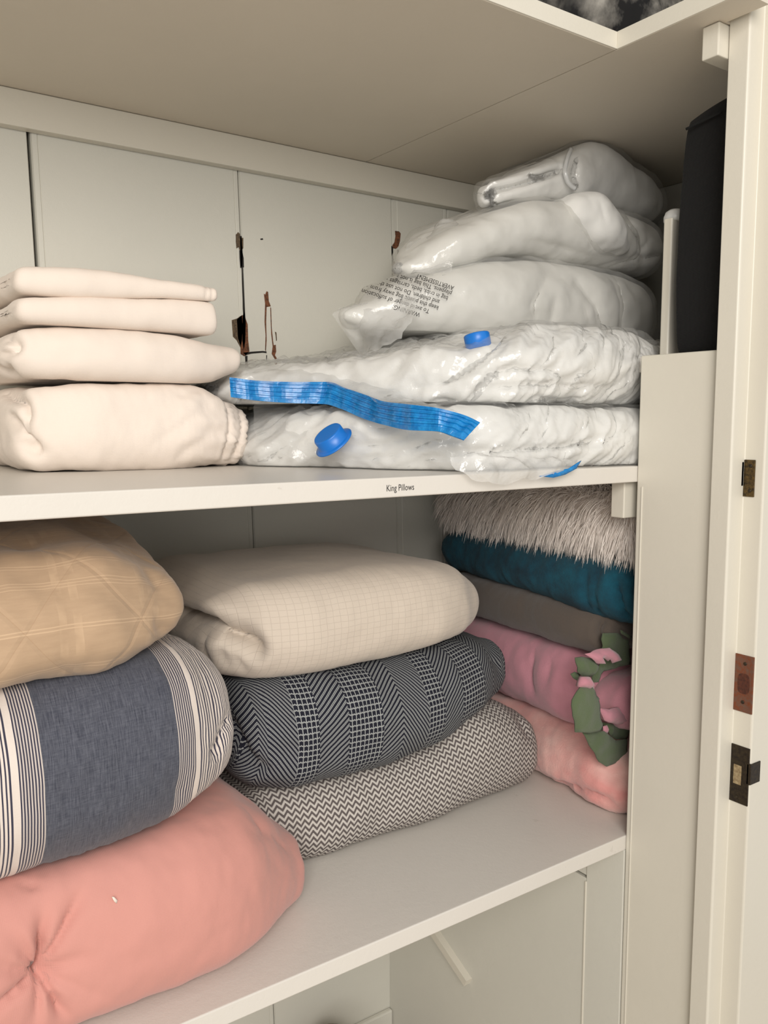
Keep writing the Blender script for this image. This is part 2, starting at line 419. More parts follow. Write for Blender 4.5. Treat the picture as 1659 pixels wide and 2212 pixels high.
def snap(P, N, path, step=4.0):
    pts = []
    for a, b in zip(path[:-1], path[1:]):
        n = max(1, int(math.hypot(b[0] - a[0], b[1] - a[1]) / step))
        for k in range(n): pts.append((a[0] + (b[0] - a[0]) * k / n, a[1] + (b[1] - a[1]) * k / n))
    pts.append(path[-1]); pts = np.array(pts)
    F = P.reshape(-1, 3); FN = N.reshape(-1, 3); ok = np.sum(FN * F, axis=1) < 0.0 * 1
    F = F[ok]; u, v = pix(F)
    d = (u[None] - pts[:, 0:1]) ** 2 + (v[None] - pts[:, 1:2]) ** 2
    dm = d + 400 * (np.linalg.norm(F, axis=1)[None] - np.linalg.norm(F, axis=1).min())
    return F[np.argmin(dm, axis=1)]
def crease(G, path, w, dep, taper=True, lip=.1):
    """a fold line pressed into the cloth along the path"""
    N = normals(G.P); pts = snap(G.P, N, path); m = len(pts)
    for _ in range(6):
        if m > 3: pts[1:-1] = (pts[:-2] + 2 * pts[1:-1] + pts[2:]) / 4
    F = G.P.reshape(-1, 3); best = np.full(len(F), 1e9); bt = np.zeros(len(F))
    for k, p in enumerate(pts):
        d = np.linalg.norm(F - p, axis=1); c = d < best; best[c] = d[c]; bt[c] = k / max(1, m - 1)
    amp = dep * (np.sin(np.clip(bt * .9 + .05, 0, 1) * np.pi) ** .5 if taper else 1.0)
    disp = -amp * np.exp(-best / w) + lip * amp * np.exp(-((best - 2.2 * w) / (1.1 * w)) ** 2)
    G.P = (F + N.reshape(-1, 3) * disp[:, None]).reshape(G.P.shape)
def tuft(G, px, rays, depth, rad):
    """stitched tuft: one dimple that pulls sharp folds out of the cloth around it"""
    N = normals(G.P); p = snap(G.P, N, [px, (px[0] + .5, px[1])], 3)[0]; F = G.P.reshape(-1, 3)
    k = np.argmin(np.linalg.norm(F - p, axis=1)); n = N.reshape(-1, 3)[k]
    D = F - p; r = np.linalg.norm(D, axis=1); T = np.zeros(len(F))
    for (u, v, dp, ln) in rays:
        e = ray(u, v); e = e * (np.dot(p, n) / np.dot(e, n)) - p; e /= np.linalg.norm(e)
        a = D @ e; b = np.sqrt(np.maximum(r ** 2 - a ** 2, 0)); w = .0022 + .05 * np.maximum(a, 0)
        T = np.maximum(T, np.where(a > -.004, dp * np.exp(-b / w) * np.exp(-(np.maximum(a, 0) / ln) ** 2), 0))
    disp = -T - depth * np.exp(-r / rad)
    G.P = (F + N.reshape(-1, 3) * disp[:, None]).reshape(G.P.shape)
def wrinkle(G, amp, scale, seed=0, kind='fbm', oct=3, mask=None):
    N = normals(G.P); X = G.P * np.array(scale)
    d = (fbm(X, seed, oct) if kind == 'fbm' else ridge(X, seed, oct)) * amp
    if mask is not None: d = d * mask(G)
    G.P = G.P + N * d[..., None]
def clampz(G, lo=None, hi=None, inside=None):
    z = G.P[..., 2]
    if lo is not None: G.P[..., 2] = np.maximum(z, lo)
    if hi is not None: G.P[..., 2] = np.minimum(G.P[..., 2], hi)
def gridmesh(name, G, mat, parent=None, off=0):
    P = G.P
    if off: P = P + normals(P) * off
    R, V = P.shape[:2]; F = []; uvs = []
    idx = np.arange(R * V).reshape(R, V)
    i0 = idx[:-1]; i1 = idx[1:]; j0 = np.roll(i0, -1, 1); j1 = np.roll(i1, -1, 1)
    F = np.stack([i0, j0, j1, i1], -1).reshape(-1, 4)
    U = G.UV; a = U[:-1, :-1]; b = U[:-1, 1:]; c = U[1:, 1:]; d = U[1:, :-1]
    uvs = np.stack([a, b, c, d], -2).reshape(-1, 2)
    faces = [tuple(f) for f in F]; faces.append(tuple(idx[-1])); 
    uvs = np.concatenate([uvs, np.tile(U[-1, 0], (V, 1))])
    # orientation check
    N = normals(P); q = P[R // 2, V // 4]
    p0, p1, p3 = P.reshape(-1, 3)[F[(R // 2) * V + V // 4][[0, 1, 3]]]
    if np.dot(np.cross(p1 - p0, p3 - p0), N[R // 2, V // 4]) < 0:
        faces = [f[::-1] for f in faces]; n4 = len(F) * 4
        uvs = np.concatenate([uvs[:n4].reshape(-1, 4, 2)[:, ::-1].reshape(-1, 2), uvs[n4:]])
    return mk(name, P.reshape(-1, 3), faces, mat, parent, True, uvs)
def copyG(G): H = Grid(); H.P = G.P.copy(); H.UV = G.UV; H.s = G.s; H.rows = G.rows; return H

# ------------------------------------------------------------------ patches: thin pieces with an outline, own depth and thickness
def patch(name, outline3, mat, parent=None, thick=.002, dome=0.0, noi=0.0, nscale=30, step=.006, seed=0, nrm=None, smooth=True, film=False):
    """outline3: 3D outline; filled, gently domed, given a thickness"""
    O = np.array(outline3, float); c = O.mean(0)
    _, _, vh = np.linalg.svd(O - c); ax, ay, n = vh
    if np.dot(n, c) > 0: n = -n                      # towards the room
    if nrm is not None: n = np.array(nrm, float); n /= np.linalg.norm(n)
    q = np.stack([(O - c) @ ax, (O - c) @ ay], 1); h0 = (O - c) @ n
    # densify the outline
    Q = []; H = []
    for k in range(len(q)):
        a, b = q[k], q[(k + 1) % len(q)]; m = max(1, int(np.linalg.norm(b - a) / step))
        for t in range(m): Q.append(a + (b - a) * t / m); H.append(h0[k] + (h0[(k + 1) % len(q)] - h0[k]) * t / m)
    Q = np.array(Q); H = np.array(H)
    mn, mx = Q.min(0), Q.max(0); pts = [Vector(p) for p in Q]; nb = len(Q)
    def inside(p):
        x, y = p; r = False; j = nb - 1
        for i in range(nb):
            if (Q[i, 1] > y) != (Q[j, 1] > y) and x < (Q[j, 0] - Q[i, 0]) * (y - Q[i, 1]) / (Q[j, 1] - Q[i, 1]) + Q[i, 0]: r = not r
            j = i
        return r
    for x in np.arange(mn[0] + step / 2, mx[0], step):
        for y in np.arange(mn[1] + step / 2, mx[1], step):
            if np.min(np.hypot(Q[:, 0] - x, Q[:, 1] - y)) > step * .6 and inside((x, y)): pts.append(Vector((x, y)))
    r = delaunay_2d_cdt(pts, [], [list(range(nb))], 1, 1e-6)
    V2 = np.array([tuple(v) for v in r[0]]); F = r[2]
    dist = np.array([np.min(np.hypot(Q[:, 0] - p[0], Q[:, 1] - p[1])) for p in V2])
    wgt = np.array([(1 / (np.hypot(Q[:, 0] - p[0], Q[:, 1] - p[1]) + 1e-4) ** 2) for p in V2]); h = (wgt * H).sum(1) / wgt.sum(1)
    R = max(dist.max(), 1e-6); h = h + dome * np.sqrt(np.clip(1 - (1 - dist / R) ** 2, 0, 1))
    P = c + V2[:, 0:1] * ax + V2[:, 1:2] * ay + h[:, None] * n
    if noi: P = P + n * (fbm(P * nscale, seed) * noi)[:, None]
    if film: return mk(name, P, F, mat, parent, smooth)
    K = len(P); B = P - n * thick; edges = {}
    for f in F:
        for i in range(3):
            e = (f[i], f[(i + 1) % 3]); edges[e] = 1
    faces = [tuple(f) for f in F] + [tuple(K + i for i in f[::-1]) for f in F]
    for (a, b) in edges:
        if (b, a) not in edges: faces.append((b, a, a + K, b + K))
    return mk(name, np.concatenate([P, B]), faces, mat, parent, smooth)
def pxY(path, y):
    ys = y if hasattr(y, '__len__') else [y] * len(path)
    return [onY(p[0], p[1], yy) for p, yy in zip(path, ys)]
def tube(name, pts, r, mat, parent=None, seg=10, closed_ends=True, taper=None):
    pts = np.array(pts, float); T = np.gradient(pts, axis=0); T /= np.linalg.norm(T, axis=1)[:, None]
    up = np.array([0, 0, 1.0]) if abs(T[0, 2]) < .9 else np.array([1.0, 0, 0]); V = []; F = []
    for i, (p, t) in enumerate(zip(pts, T)):
        a = np.cross(t, up); a /= np.linalg.norm(a); b = np.cross(t, a); rr = r * (taper[i] if taper else 1)
        for k in range(seg): an = 2 * math.pi * k / seg; V.append(p + rr * (math.cos(an) * a + math.sin(an) * b))
    for i in range(len(pts) - 1):
        for k in range(seg): F.append((i * seg + k, i * seg + (k + 1) % seg, (i + 1) * seg + (k + 1) % seg, (i + 1) * seg + k))
    F.append(tuple(range(seg))[::-1]); F.append(tuple((len(pts) - 1) * seg + k for k in range(seg)))
    return mk(name, V, F, mat, parent)
def lathe(name, prof, org, axis, mat, parent=None, seg=40):
    axis = Vector(axis).normalized(); q = axis.to_track_quat('Z', 'Y'); V = []; F = []
    for (r, h) in prof:
        for k in range(seg): a = 2 * math.pi * k / seg; V.append(tuple(Vector(org) + q @ Vector((r * math.cos(a), r * math.sin(a), h))))
    for i in range(len(prof) - 1):
        for k in range(seg): F.append((i * seg + k, i * seg + (k + 1) % seg, (i + 1) * seg + (k + 1) % seg, (i + 1) * seg + k))
    F.append(tuple(range(seg))[::-1]); F.append(tuple((len(prof) - 1) * seg + k for k in range(seg)))
    o = mk(name, V, F, mat, parent, False)
    o.data.polygons.foreach_set('use_smooth', [len(p.vertices) == 4 for p in o.data.polygons]); return o

# ================================================================== SETTING
ZM, ZL, ZT = -.0585, -.5706, .449          # tops of the two shelves, underside of the top shelf
YF, YB = .7258, 1.289                      # shelf fronts, back wall
XP = .9162                                 # face of the low side panel
XR, XL = 1.43, -.55                        # right and left walls of the closet
ZC, ZF = .95, -1.5

# back wall: wide boards with a bead at each joint, small gaps between them
wb = empty('wall_back', (.4, YB, ZF), kind='structure')
joints = [(-.34, -.34), (-.02, -.02)]
for a, b in (((62, 290), (80, 565)), ((515, 375), (546, 1100)), ((846, 433), (858, 1100))):
    p, q = onY(*a, YB), onY(*b, YB); sl = (q[0] - p[0]) / (q[2] - p[2]); joints.append((p[0] + sl * (ZC - p[2]), p[0] + sl * (ZF - p[2])))
joints += [(1.05, 1.046), (1.34, 1.34)]
joints = [(XL, XL)] + joints + [(XR, XR)]
gaps = [0, .0008, .0012, .0022, .0007, .0006, .0009, .0006, 0]
for k in range(len(joints) - 1):
    (a0, a1), (b0, b1) = joints[k], joints[k + 1]; ga, gb = gaps[k], gaps[k + 1]
    # profile across the board: tongue edge, bead groove, face
    prof = [(0, .004), (.0015, 0), ] if k % 1 == 0 else []
    xs = [(ga, .003), (ga + .0015, 0.0)]
    if k in (3, 5): xs += [(.0105, 0), (.0115, .0011), (.0125, 0)]          # bead to the right of the joint
    if k in (3, 5): pass
    ys = [(-gb - .0015, 0.0), (-gb, .003)]
    if k in (3, 5): ys = [(-.0095, 0), (-.0085, .0011), (-.0075, 0)] + ys     # bead to the left of the next joint
    V = []; n = len(xs) + len(ys)
    for z, (xa, xb) in ((ZF, (a1, b1)), (ZC, (a0, b0))):
        for dx, dy in xs: V.append((xa + dx, YB + dy, z))
        for dx, dy in ys: V.append((xb + dx, YB + dy, z))
        V.append((xb - gb, YB + .018, z)); V.append((xa + ga, YB + .018, z))
    n += 2; F = [(i, (i + 1) % n, n + (i + 1) % n, n + i) for i in range(n)] + [tuple(range(n))[::-1], tuple(range(n, 2 * n))]
    mk('board', V, F, WALLP, wb, False)
box('backing', XL, XR, YB + .0182, YB + .03, ZF, ZC, DARK, wb, 0)

def bare(path, mat, name='bare_wood_patch', thick=.0012):
    return patch(name, pxY(path, YB - .0006), mat, wb, thick, 0, 0, step=.004, nrm=(0, -1, 0), smooth=False)
def c3(pts, ox=480, oy=470, s=3.770): return [(ox + x / s, oy + y / s) for x, y in pts]
bare(c3([(112, 140), (130, 118), (142, 130), (150, 165), (172, 165), (172, 250), (158, 262), (140, 262), (135, 240), (118, 250), (112, 200)]), WOODG)
bare(c3([(140, 265), (160, 262), (175, 330), (177, 405), (148, 410), (142, 330)]), DARK)
bare(c3([(146, 150), (158, 150), (166, 300), (162, 400), (152, 400), (148, 280)]), DARK, thick=.002)
bare(c3([(165, 410), (170, 410), (176, 560), (184, 740), (190, 900), (180, 900), (168, 740), (166, 560)]), DARK)
bare(c3([(78, 835), (120, 822), (160, 795), (168, 900), (160, 1000), (150, 1060), (118, 1000), (88, 970)]), WOODG)
bare(c3([(120, 830), (160, 795), (182, 800), (208, 870), (212, 1000), (222, 1090), (180, 1130), (150, 1110), (150, 1050), (128, 980)]), WOODD)
bare(c3([(166, 800), (184, 760), (192, 860), (188, 1000), (176, 1080), (164, 1000)]), DARK, thick=.002)
bare(c3([(170, 1100), (240, 1092), (330, 1086), (360, 1090), (362, 1104), (330, 1100), (240, 1108), (190, 1120)]), DARK)
bare(c3([(340, 620), (350, 628), (362, 600), (374, 605), (380, 680), (396, 722), (362, 728), (358, 850), (362, 1000), (356, 1090), (350, 1080), (354, 960), (346, 850), (350, 700)]), WOODD)
bare(c3([(392, 730), (398, 735), (404, 900), (414, 1000), (420, 1040), (436, 1035), (440, 1090), (430, 1120), (447, 1150), (446, 1220), (434, 1230), (434, 1160), (404, 1110), (412, 1050), (400, 950), (396, 850)]), WOODD)
bare(c3([(430, 930), (442, 935), (446, 1000), (440, 1005), (436, 960)]), WOODG)
bare(c3([(360, 1120), (366, 1122), (364, 1175), (360, 1172)]), DARK)
bare(c3([(130, 1205), (136, 1215), (150, 1185), (165, 1215), (185, 1235), (192, 1180), (208, 1178), (210, 1245), (122, 1252)]), WOODG)
bare(c3([(190, 1130), (206, 1125), (206, 1180), (194, 1182)]), DARK)
bare(c3([(310, 172), (330, 168), (334, 180), (314, 182)]), DARK)
bare(c3([(1408, 108), (1440, 112), (1454, 130), (1448, 190), (1436, 235), (1415, 255), (1392, 250), (1388, 225), (1404, 200), (1412, 150)]), WOODD)
bare(c3([(1378, 230), (1392, 240), (1392, 330), (1396, 340), (1388, 375), (1382, 340)]), DARK)
bare(c3([(1428, 262), (1438, 258), (1440, 300), (1426, 310)]), WOODG)
bare(c3([(1384, 380), (1400, 350), (1415, 400), (1420, 455), (1385, 460)]), WOODG)
bare(c3([(1384, 540), (1430, 535), (1432, 570), (1386, 600), (1382, 560)]), WOODD)

tag(box('wall_left', XL - .03, XL, .45, YB + .03, ZF, ZC, WALLP), kind='structure')
tag(box('wall_right', XR, XR + .03, .60, YB + .03, ZF, ZC, WALLP), kind='structure')
tag(box('ceiling', XL, XR, .45, YB, ZC, ZC + .03, WALLP), kind='structure')
tag(box('floor', -2.2, 2.2, -2.4, YB, ZF - .03, ZF, solid('beige_carpet', S(205, 192, 174), .95, 0, 160, S(188, 174, 156))), kind='structure')
tag(box('wall_front', .935, 2.2, .572, .600, ZF, ZC, WALLP), kind='structure')

# right door frame: stop, rebate and casing, one moulded upright
fr = [(.905, .6076), (.905, .583), (.907, .5815), (.9318, .5815), (.9318, .5575), (.9332, .556), (1.10, .556), (1.10, .572), (.935, .572), (.935, .6076)]
df = tag(prism('trim_1', fr, ZF, .9, WHITE, bev=.0012), kind='structure')

def plate(name, x, y0, y1, z0, z1, t, mat, parent=None, holes=(), screws=(), bev=.002):
    """keep plate lying on the frame's rebate (faces left); holes / screws as (y, z, ry, rz)"""
    o = box(name, x - t, x + .0005, y0, y1, z0, z1, mat, parent, .0006)
    for (y, z, ry, rz) in holes:
        V = []; n = 20
        for k in range(n):
            a = 2 * math.pi * k / n; c, s = math.cos(a), math.sin(a)
            V.append((x - t - .0004, y + ry * np.sign(c) * abs(c) ** .6, z + rz * np.sign(s) * abs(s) ** .6))
        V2 = [(x - t + .0002, a[1], a[2]) for a in V]
        mk('bolt_hole', V + V2, [tuple(range(n))] + [(i, (i + 1) % n, n + (i + 1) % n, n + i) for i in range(n)], holes_mat, o, False)
    for (y, z) in screws:
        lathe('screw', [(.0022, 0), (.0022, .0006), (.0014, .0009)], (x - t, y, z), (-1, 0, 0), OLDM, o, 14)
    return o
xr = .9318
holes_mat = solid('rust_hole', S(92, 46, 28), .9, 0, 200, S(60, 30, 20))
def rz(v, u=1600): return onX(u, v, xr)[2]
def ry(u, v): return onX(u, v, xr)[1]
k1 = tag(plate('door_keep', xr, .5672, .5812, rz(1073, 1617), rz(993, 1617), .0015, BRASS, screws=[(.5725, rz(1006, 1617)), (.5725, rz(1060, 1617))]),
         'small aged brass keep plate with two screws, highest on the white door frame', 'door keep', 'metal keeps on the door frame')
nt_ = patch('notch', [onX(u, v, xr - .0004) for u, v in ((1572, 996), (1602, 995), (1600, 1052), (1590, 1049), (1574, 1046))], solid('chipped_filler', S(196, 186, 165), .8, 0, 300, S(80, 60, 46)), k1, .002, 0, 0, .004, nrm=(-1, 0, 0), smooth=False)
tag(nt_, 'chipped notch beside the brass plate')
box('latch_hollow', .9265, .9322, .5815, .5845, rz(1050, 1605), rz(997, 1605), DARK, k1, .0005)
k2 = tag(plate('strike_plate', xr, .5568, .5815, rz(1538, 1605), rz(1414, 1605), .0014, RUST, holes=[(.569, rz(1476, 1605), .0078, .0125)], screws=[(.568, rz(1432, 1605)), (.569, rz(1516, 1605))]),
         'rusty rectangular strike plate with an oval bolt hole, middle of the door frame', 'strike plate', 'metal keeps on the door frame')
k3 = tag(plate('latch_plate', xr, .5570, .5815, rz(1735, 1597), rz(1610, 1597), .0014, OLDM, screws=[(.572, rz(1722, 1595))]),
         'blackened latch plate with a bent lip and paint splashes, lowest on the door frame', 'strike plate', 'metal keeps on the door frame')
box('lip', xr + .0005, xr + .020, .5545, .5562, rz(1700, 1630), rz(1654, 1630), OLDM, k3, .0008)
box('lip_bend', xr - .0014, xr + .002, .5545, .560, rz(1700, 1630), rz(1654, 1630), OLDM, k3, .0008)
box('latch_opening', xr - .0017, xr - .0012, .5665, .577, rz(1692, 1590), rz(1650, 1590), solid('pale_wood_behind_latch', S(168, 150, 116), .8, 0, 200, S(120, 100, 70)), k3, .0003)
for (dy, dz, w_, h_) in ((.556, .004, .003, .012), (.557, .0, .002, .006), (.571, -.105, .004, .006)): pass

# low side panel, the box it belongs to, lower partition
pn = tag(box('wall_side', XP, XP + .02, .6080, YF - .0005, ZF, .0853, WHITE, None, .0022, 3), kind='structure')
box('bead', XP - .0012, XP + .004, YF - .0105, YF - .0085, ZF, -.0853, WHITE, pn, .0005)
zz = -.0853
tag(box('platform_top', XP + .0205, XR, .6080, .7435, .065, .0853, SHELFP, None, .001), 'white painted platform ledge behind the low side panel under the black bag', 'ledge')
pl = tag(box('wall_partition', XP, XP + .018, .7935, YB, ZF, -.664, WALLP, None, .0008), kind='structure')
box('post', XP - .0008, XP + .03, YF + .0005, .7925, ZF, ZL - .0215, WALLP, pl, .001)
box('seam_bead', XP - .0022, XP + .002, .7915, .7945, ZF, -.668, WHITE, pl, .0008)
box('rail', XP + .001, XP + .02, .793, YB, -.660, ZL - .0215, WALLP, pl, .0008)
pg = np.array([onX(940, 2004, XP), onX(1017, 2119, XP)])
bm = bmesh.new(); d = pg[1] - pg[0]; n_ = np.array([-1, 0, 0.0]); t_ = np.cross(d, n_); t_ /= np.linalg.norm(t_)
bmv = []
for p in pg:
    for a, b in ((.0, -.007), (.013, -.007), (.013, .007), (.0, .007)): bmv.append(bm.verts.new(tuple(p + n_ * a + t_ * b)))
for f in ((0, 1, 2, 3), (7, 6, 5, 4), (0, 4, 5, 1), (1, 5, 6, 2), (2, 6, 7, 3), (3, 7, 4, 0)): bm.faces.new([bmv[i] for i in f])
bmesh.ops.recalc_face_normals(bm, faces=bm.faces[:])
tag(bm_obj('shelf_runner', bm, WHITE), 'white painted sloping wooden runner fixed to partition below the lower shelf', 'runner')
bb = tag(box('baseboard_back', XL, XP - .001, YB - .012, YB - .0005, ZF, -1.163, WALLP, None, .003), kind='structure')

# shelves
def shelf(name, label, z1, x0, x1, mat, t=.0213):
    s = box(name, x0, x1, YF, YB - .001, z1 - t, z1, mat, None, .0016, 3)
    return tag(s, label, 'shelf')
s_mid = shelf('shelf', 'white painted middle shelf lettered on its front edge, carrying white bedding', ZM, XL, XR, SHELFP)
s_low = shelf('shelf', 'white painted lower shelf carrying coloured quilts and blankets', ZL, XL, XR, SHELFP)
# L-shaped top shelf: two boards
ts = empty('top_shelf', (.4, 1.0, ZT), 'white painted L-shaped top shelf seen from underneath with a joint line', 'shelf')
box('shelf_board', XL, .8528, YF, YB - .001, ZT, ZT + .0205, UNDER, ts, .0012)
prism('shelf_board', [(.8538, .556), (.898, .556), (.898, .6071), (XR, .6071), (XR, YB - .001), (.8538, YB - .001)], ZT, ZT + .0205, UNDER, ts)
box('edge_strip', XL, .8525, YF - .0015, YF + .001, ZT + .0006, ZT + .0205, WHITE, ts, .0005)
box('edge_strip', .8522, .8542, .556, YF - .0012, ZT + .0004, ZT + .0208, WHITE, ts, .0005)
# ledgers that carry the shelves
def ledger(nm, x0, x1, y0, y1, z0, z1): return tag(box(nm, x0, x1, y0, y1, z0, z1, WHITE, None, .0015), kind='structure')
ledger('trim_2', XL, XR, 1.270, YB - .0008, .3995, ZT - .0006)
ledger('trim_3', XR - .02, XR, .62, 1.269, .3995, ZT - .0006)
ledger('trim_4', .887, XR, .6085, .630, .412, ZT - .0006)
ledger('trim_5', .9095, .945, YF + .014, YF + .036, -.129, ZM - .0222)
# lettering on the middle shelf's edge
def text_verts(body, size, align='LEFT'):
    c = bpy.data.curves.new('t', 'FONT'); c.body = body; c.size = size; c.align_x = align; c.resolution_u = 3
    o = bpy.data.objects.new('t', c); COL.objects.link(o)
    dg = bpy.context.evaluated_depsgraph_get(); me = bpy.data.meshes.new_from_object(o.evaluated_get(dg))
    V = np.array([v.co[:] for v in me.vertices]); F = [tuple(p.vertices) for p in me.polygons]
    bpy.data.objects.remove(o); return V, F
V, F = text_verts('King Pillows', .0098)
a = onY(834, 1061.5, YF); b = onY(894, 1061.5, YF); wd = V[:, 0].max(); sc = (b[0] - a[0]) / wd
P = np.stack([a[0] + V[:, 0] * sc, np.full(len(V), YF - .0004), a[2] + V[:, 1] * 1.0], 1)
tag(mk('lettering', P, F, INK, s_mid, False), 'small black lettering reading King Pillows')

# ================================================================== SOFT THINGS
def soft(name, label, cat, st, mat, frame=((0, 0), 0), group=None, wr=(), cr=(), lo=None, hi=None, post=None, parent=None, **kw):
    G = loft(st, frame, **kw)
    for w_ in wr: wrinkle(G, *w_)
    for c_ in cr: crease(G, *c_)
    if post: post(G)
    clampz(G, lo, hi)
    o = gridmesh(name, G, mat, parent)
    if label: tag(o, label, cat, group)
    o_G[o.name] = G
    return o
o_G = {}
exec_parts = []

# --- lower shelf, left stack
g_left = 'folded bedding stacked at the left of the lower shelf'
soft('duvet', 'dusty pink tufted duvet folded on the lower shelf, bottom of left stack', 'duvet',
     [(-.06, .752, 1.22, ZL, -.412, 2.5, .33), (.16, .744, 1.22, ZL, -.412, 2.5, .33), (.30, .745, 1.22, ZL, -.411, 2.45, .33), (.37, .760, 1.21, ZL, -.416, 2.3, .28), (.42, .792, 1.20, ZL, -.444, 2.2, .24), (.458, .822, 1.18, ZL, -.488, 2.0, .2)],
     PINK, nU=220, nV=260, capL=.03, capR=.022, group=g_left, lo=ZL, hi=-.409,
     wr=[(.006, (5, 5, 6), 3), (.0012, (30, 30, 30), 9)],
     post=lambda G: tuft(G, (93, 2112), [(102, 1900, .024, .13), (185, 1915, .017, .11), (0, 1980, .013, .07), (230, 2040, .011, .05), (250, 2160, .013, .06), (190, 2300, .018, .11), (75, 2300, .011, .08), (-20, 2200, .016, .09), (-20, 2090, .011, .06), (150, 2220, .008, .05)], .015, .026),
     cr=[([(545, 1760), (575, 1790), (560, 1810)], .010, .006), ([(590, 1800), (620, 1830)], .010, .005), ([(60, 1920), (75, 1900)], .01, .005)])
STRIPE = stripemat(.226, .0625)
soft('striped_blanket', 'chambray blue blanket with cream stripes, between the pink duvet and tan quilt', 'blanket',
     [(-.06, .766, 1.20, -.418, -.232, 2.3, .45), (.14, .748, 1.20, -.418, -.232, 2.2, .45), (.27, .752, 1.20, -.412, -.228, 2.2, .45), (.318, .765, 1.18, -.406, -.232, 2.1, .45), (.345, .782, 1.17, -.398, -.245, 2.0, .45)],
     STRIPE, nU=130, nV=150, capL=.03, capR=.026, group=g_left, hi=-.2285,
     wr=[(.004, (6, 6, 8), 12), (.0010, (60, 26, 26), 5), (.0008, (120, 40, 30), 6, 'fbm', 2)],
     cr=[([(497, 1555), (478, 1600), (470, 1625)], .006, .010, False), ([(370, 1700), (400, 1720)], .012, .003)])
soft('quilt', 'tan checked quilt with diagonal stitching, topmost of the left stack', 'quilt',
     [(-.06, .772, 1.20, -.232, -.128, 2.0, .28), (.12, .765, 1.20, -.236, -.120, 1.95, .28), (.22, .768, 1.20, -.236, -.118, 1.9, .28), (.27, .782, 1.19, -.230, -.132, 1.9, .28), (.301, .80, 1.18, -.226, -.148, 1.9, .3)],
     TAN, post=lambda G: G.P.__setitem__((Ellipsis, 2), G.P[..., 2] + .055 * np.clip((G.P[..., 1] - .86) / .28, 0, 1) * np.clip((G.P[..., 2] + .20) / .05, 0, 1)), nU=120, nV=150, capL=.03, capR=.028, group=g_left, lo=-.2400, hi=-.084,
     wr=[(.010, (6, 6, 10), 22), (.0024, (22, 22, 26), 25)],
     cr=[([(375, 1385), (350, 1350), (335, 1335)], .009, .009), ([(150, 1462), (140, 1440), (130, 1410)], .02, .006), ([(378, 1395), (300, 1420), (230, 1440), (120, 1450)], .012, .0035), ([(345, 1270), (325, 1230)], .010, .006)])

# --- lower shelf, middle stack
g_mid = 'folded blankets stacked in the middle of the lower shelf'
soft('zigzag_blanket', 'grey and white zigzag knit blanket, bottom of middle stack on lower shelf', 'blanket',
     [(.470, .905, 1.22, ZL, -.462, 2.4, .42), (.56, .893, 1.22, ZL, -.461, 2.3, .42), (.70, .887, 1.22, ZL, -.458, 2.3, .42), (.80, .887, 1.22, ZL, -.430, 2.3, .42), (.86, .888, 1.22, ZL, -.428, 2.2, .42), (.913, .895, 1.20, ZL, -.452, 2.1, .4)],
     CHEV, nU=130, nV=130, capL=.03, capR=.028, group=g_mid, lo=ZL,
     wr=[(.005, (6, 6, 8), 31), (.0012, (30, 30, 30), 32)],
     cr=[([(1155, 1600), (1120, 1550)], .008, .006), ([(810, 1640 + 150), (845, 1740)], .010, .003)])
soft('herringbone_blanket', 'navy and white herringbone knit blanket, between cream quilt and zigzag blanket', 'blanket',
     [(.455, .890, 1.20, -.455, -.320, 2.3, .42), (.50, .870, 1.20, -.462, -.319, 2.3, .42), (.60, .862, 1.20, -.462, -.319, 2.2, .45), (.70, .863, 1.20, -.456, -.320, 2.1, .45), (.78, .876, 1.20, -.434, -.322, 2.0, .45), (.860, .915, 1.18, -.424, -.330, 1.9, .5)],
     NAVY, nU=140, nV=140, capL=.03, capR=.026, group=g_mid, lo=None,
     wr=[(.006, (6, 6, 9), 41), (.0012, (30, 30, 30), 42)],
     cr=[([(560, 1655), (530, 1635), (515, 1600), (500, 1560)], .007, .020), ([(575, 1665), (545, 1660), (525, 1655)], .006, .010), ([(1090, 1480), (1070, 1500), (1050, 1560)], .010, .006), ([(1085, 1440), (1060, 1420)], .008, .006)])
soft('cream_quilt', 'cream quilt with fine square stitching, folded open at left, topmost of middle stack', 'quilt',
     [(.425, .915, 1.24, -.318, -.208, 2.3, .42), (.455, .888, 1.24, -.322, -.197, 2.3, .42), (.52, .870, 1.22, -.323, -.194, 2.2, .42), (.60, .870, 1.22, -.323, -.192, 2.2, .42), (.70, .874, 1.22, -.321, -.196, 2.2, .42), (.77, .893, 1.21, -.314, -.205, 2.1, .42), (.815, .93, 1.19, -.312, -.225, 2.0, .42)],
     CREAM, nU=160, nV=150, capL=.026, capR=.03, group=g_mid, nF=36, lo=-.3235,
     wr=[(.0055, (5, 5, 9), 52), (.0010, (30, 30, 30), 53)],
     cr=[([(372, 1325), (430, 1345), (480, 1355), (520, 1375), (548, 1400)], .010, .042, False),
         ([(440, 1375), (434, 1405), (455, 1440)], .009, .007), ([(476, 1385), (474, 1415), (495, 1448)], .009, .007),
         ([(508, 1400), (510, 1425), (530, 1452)], .007, .006)])

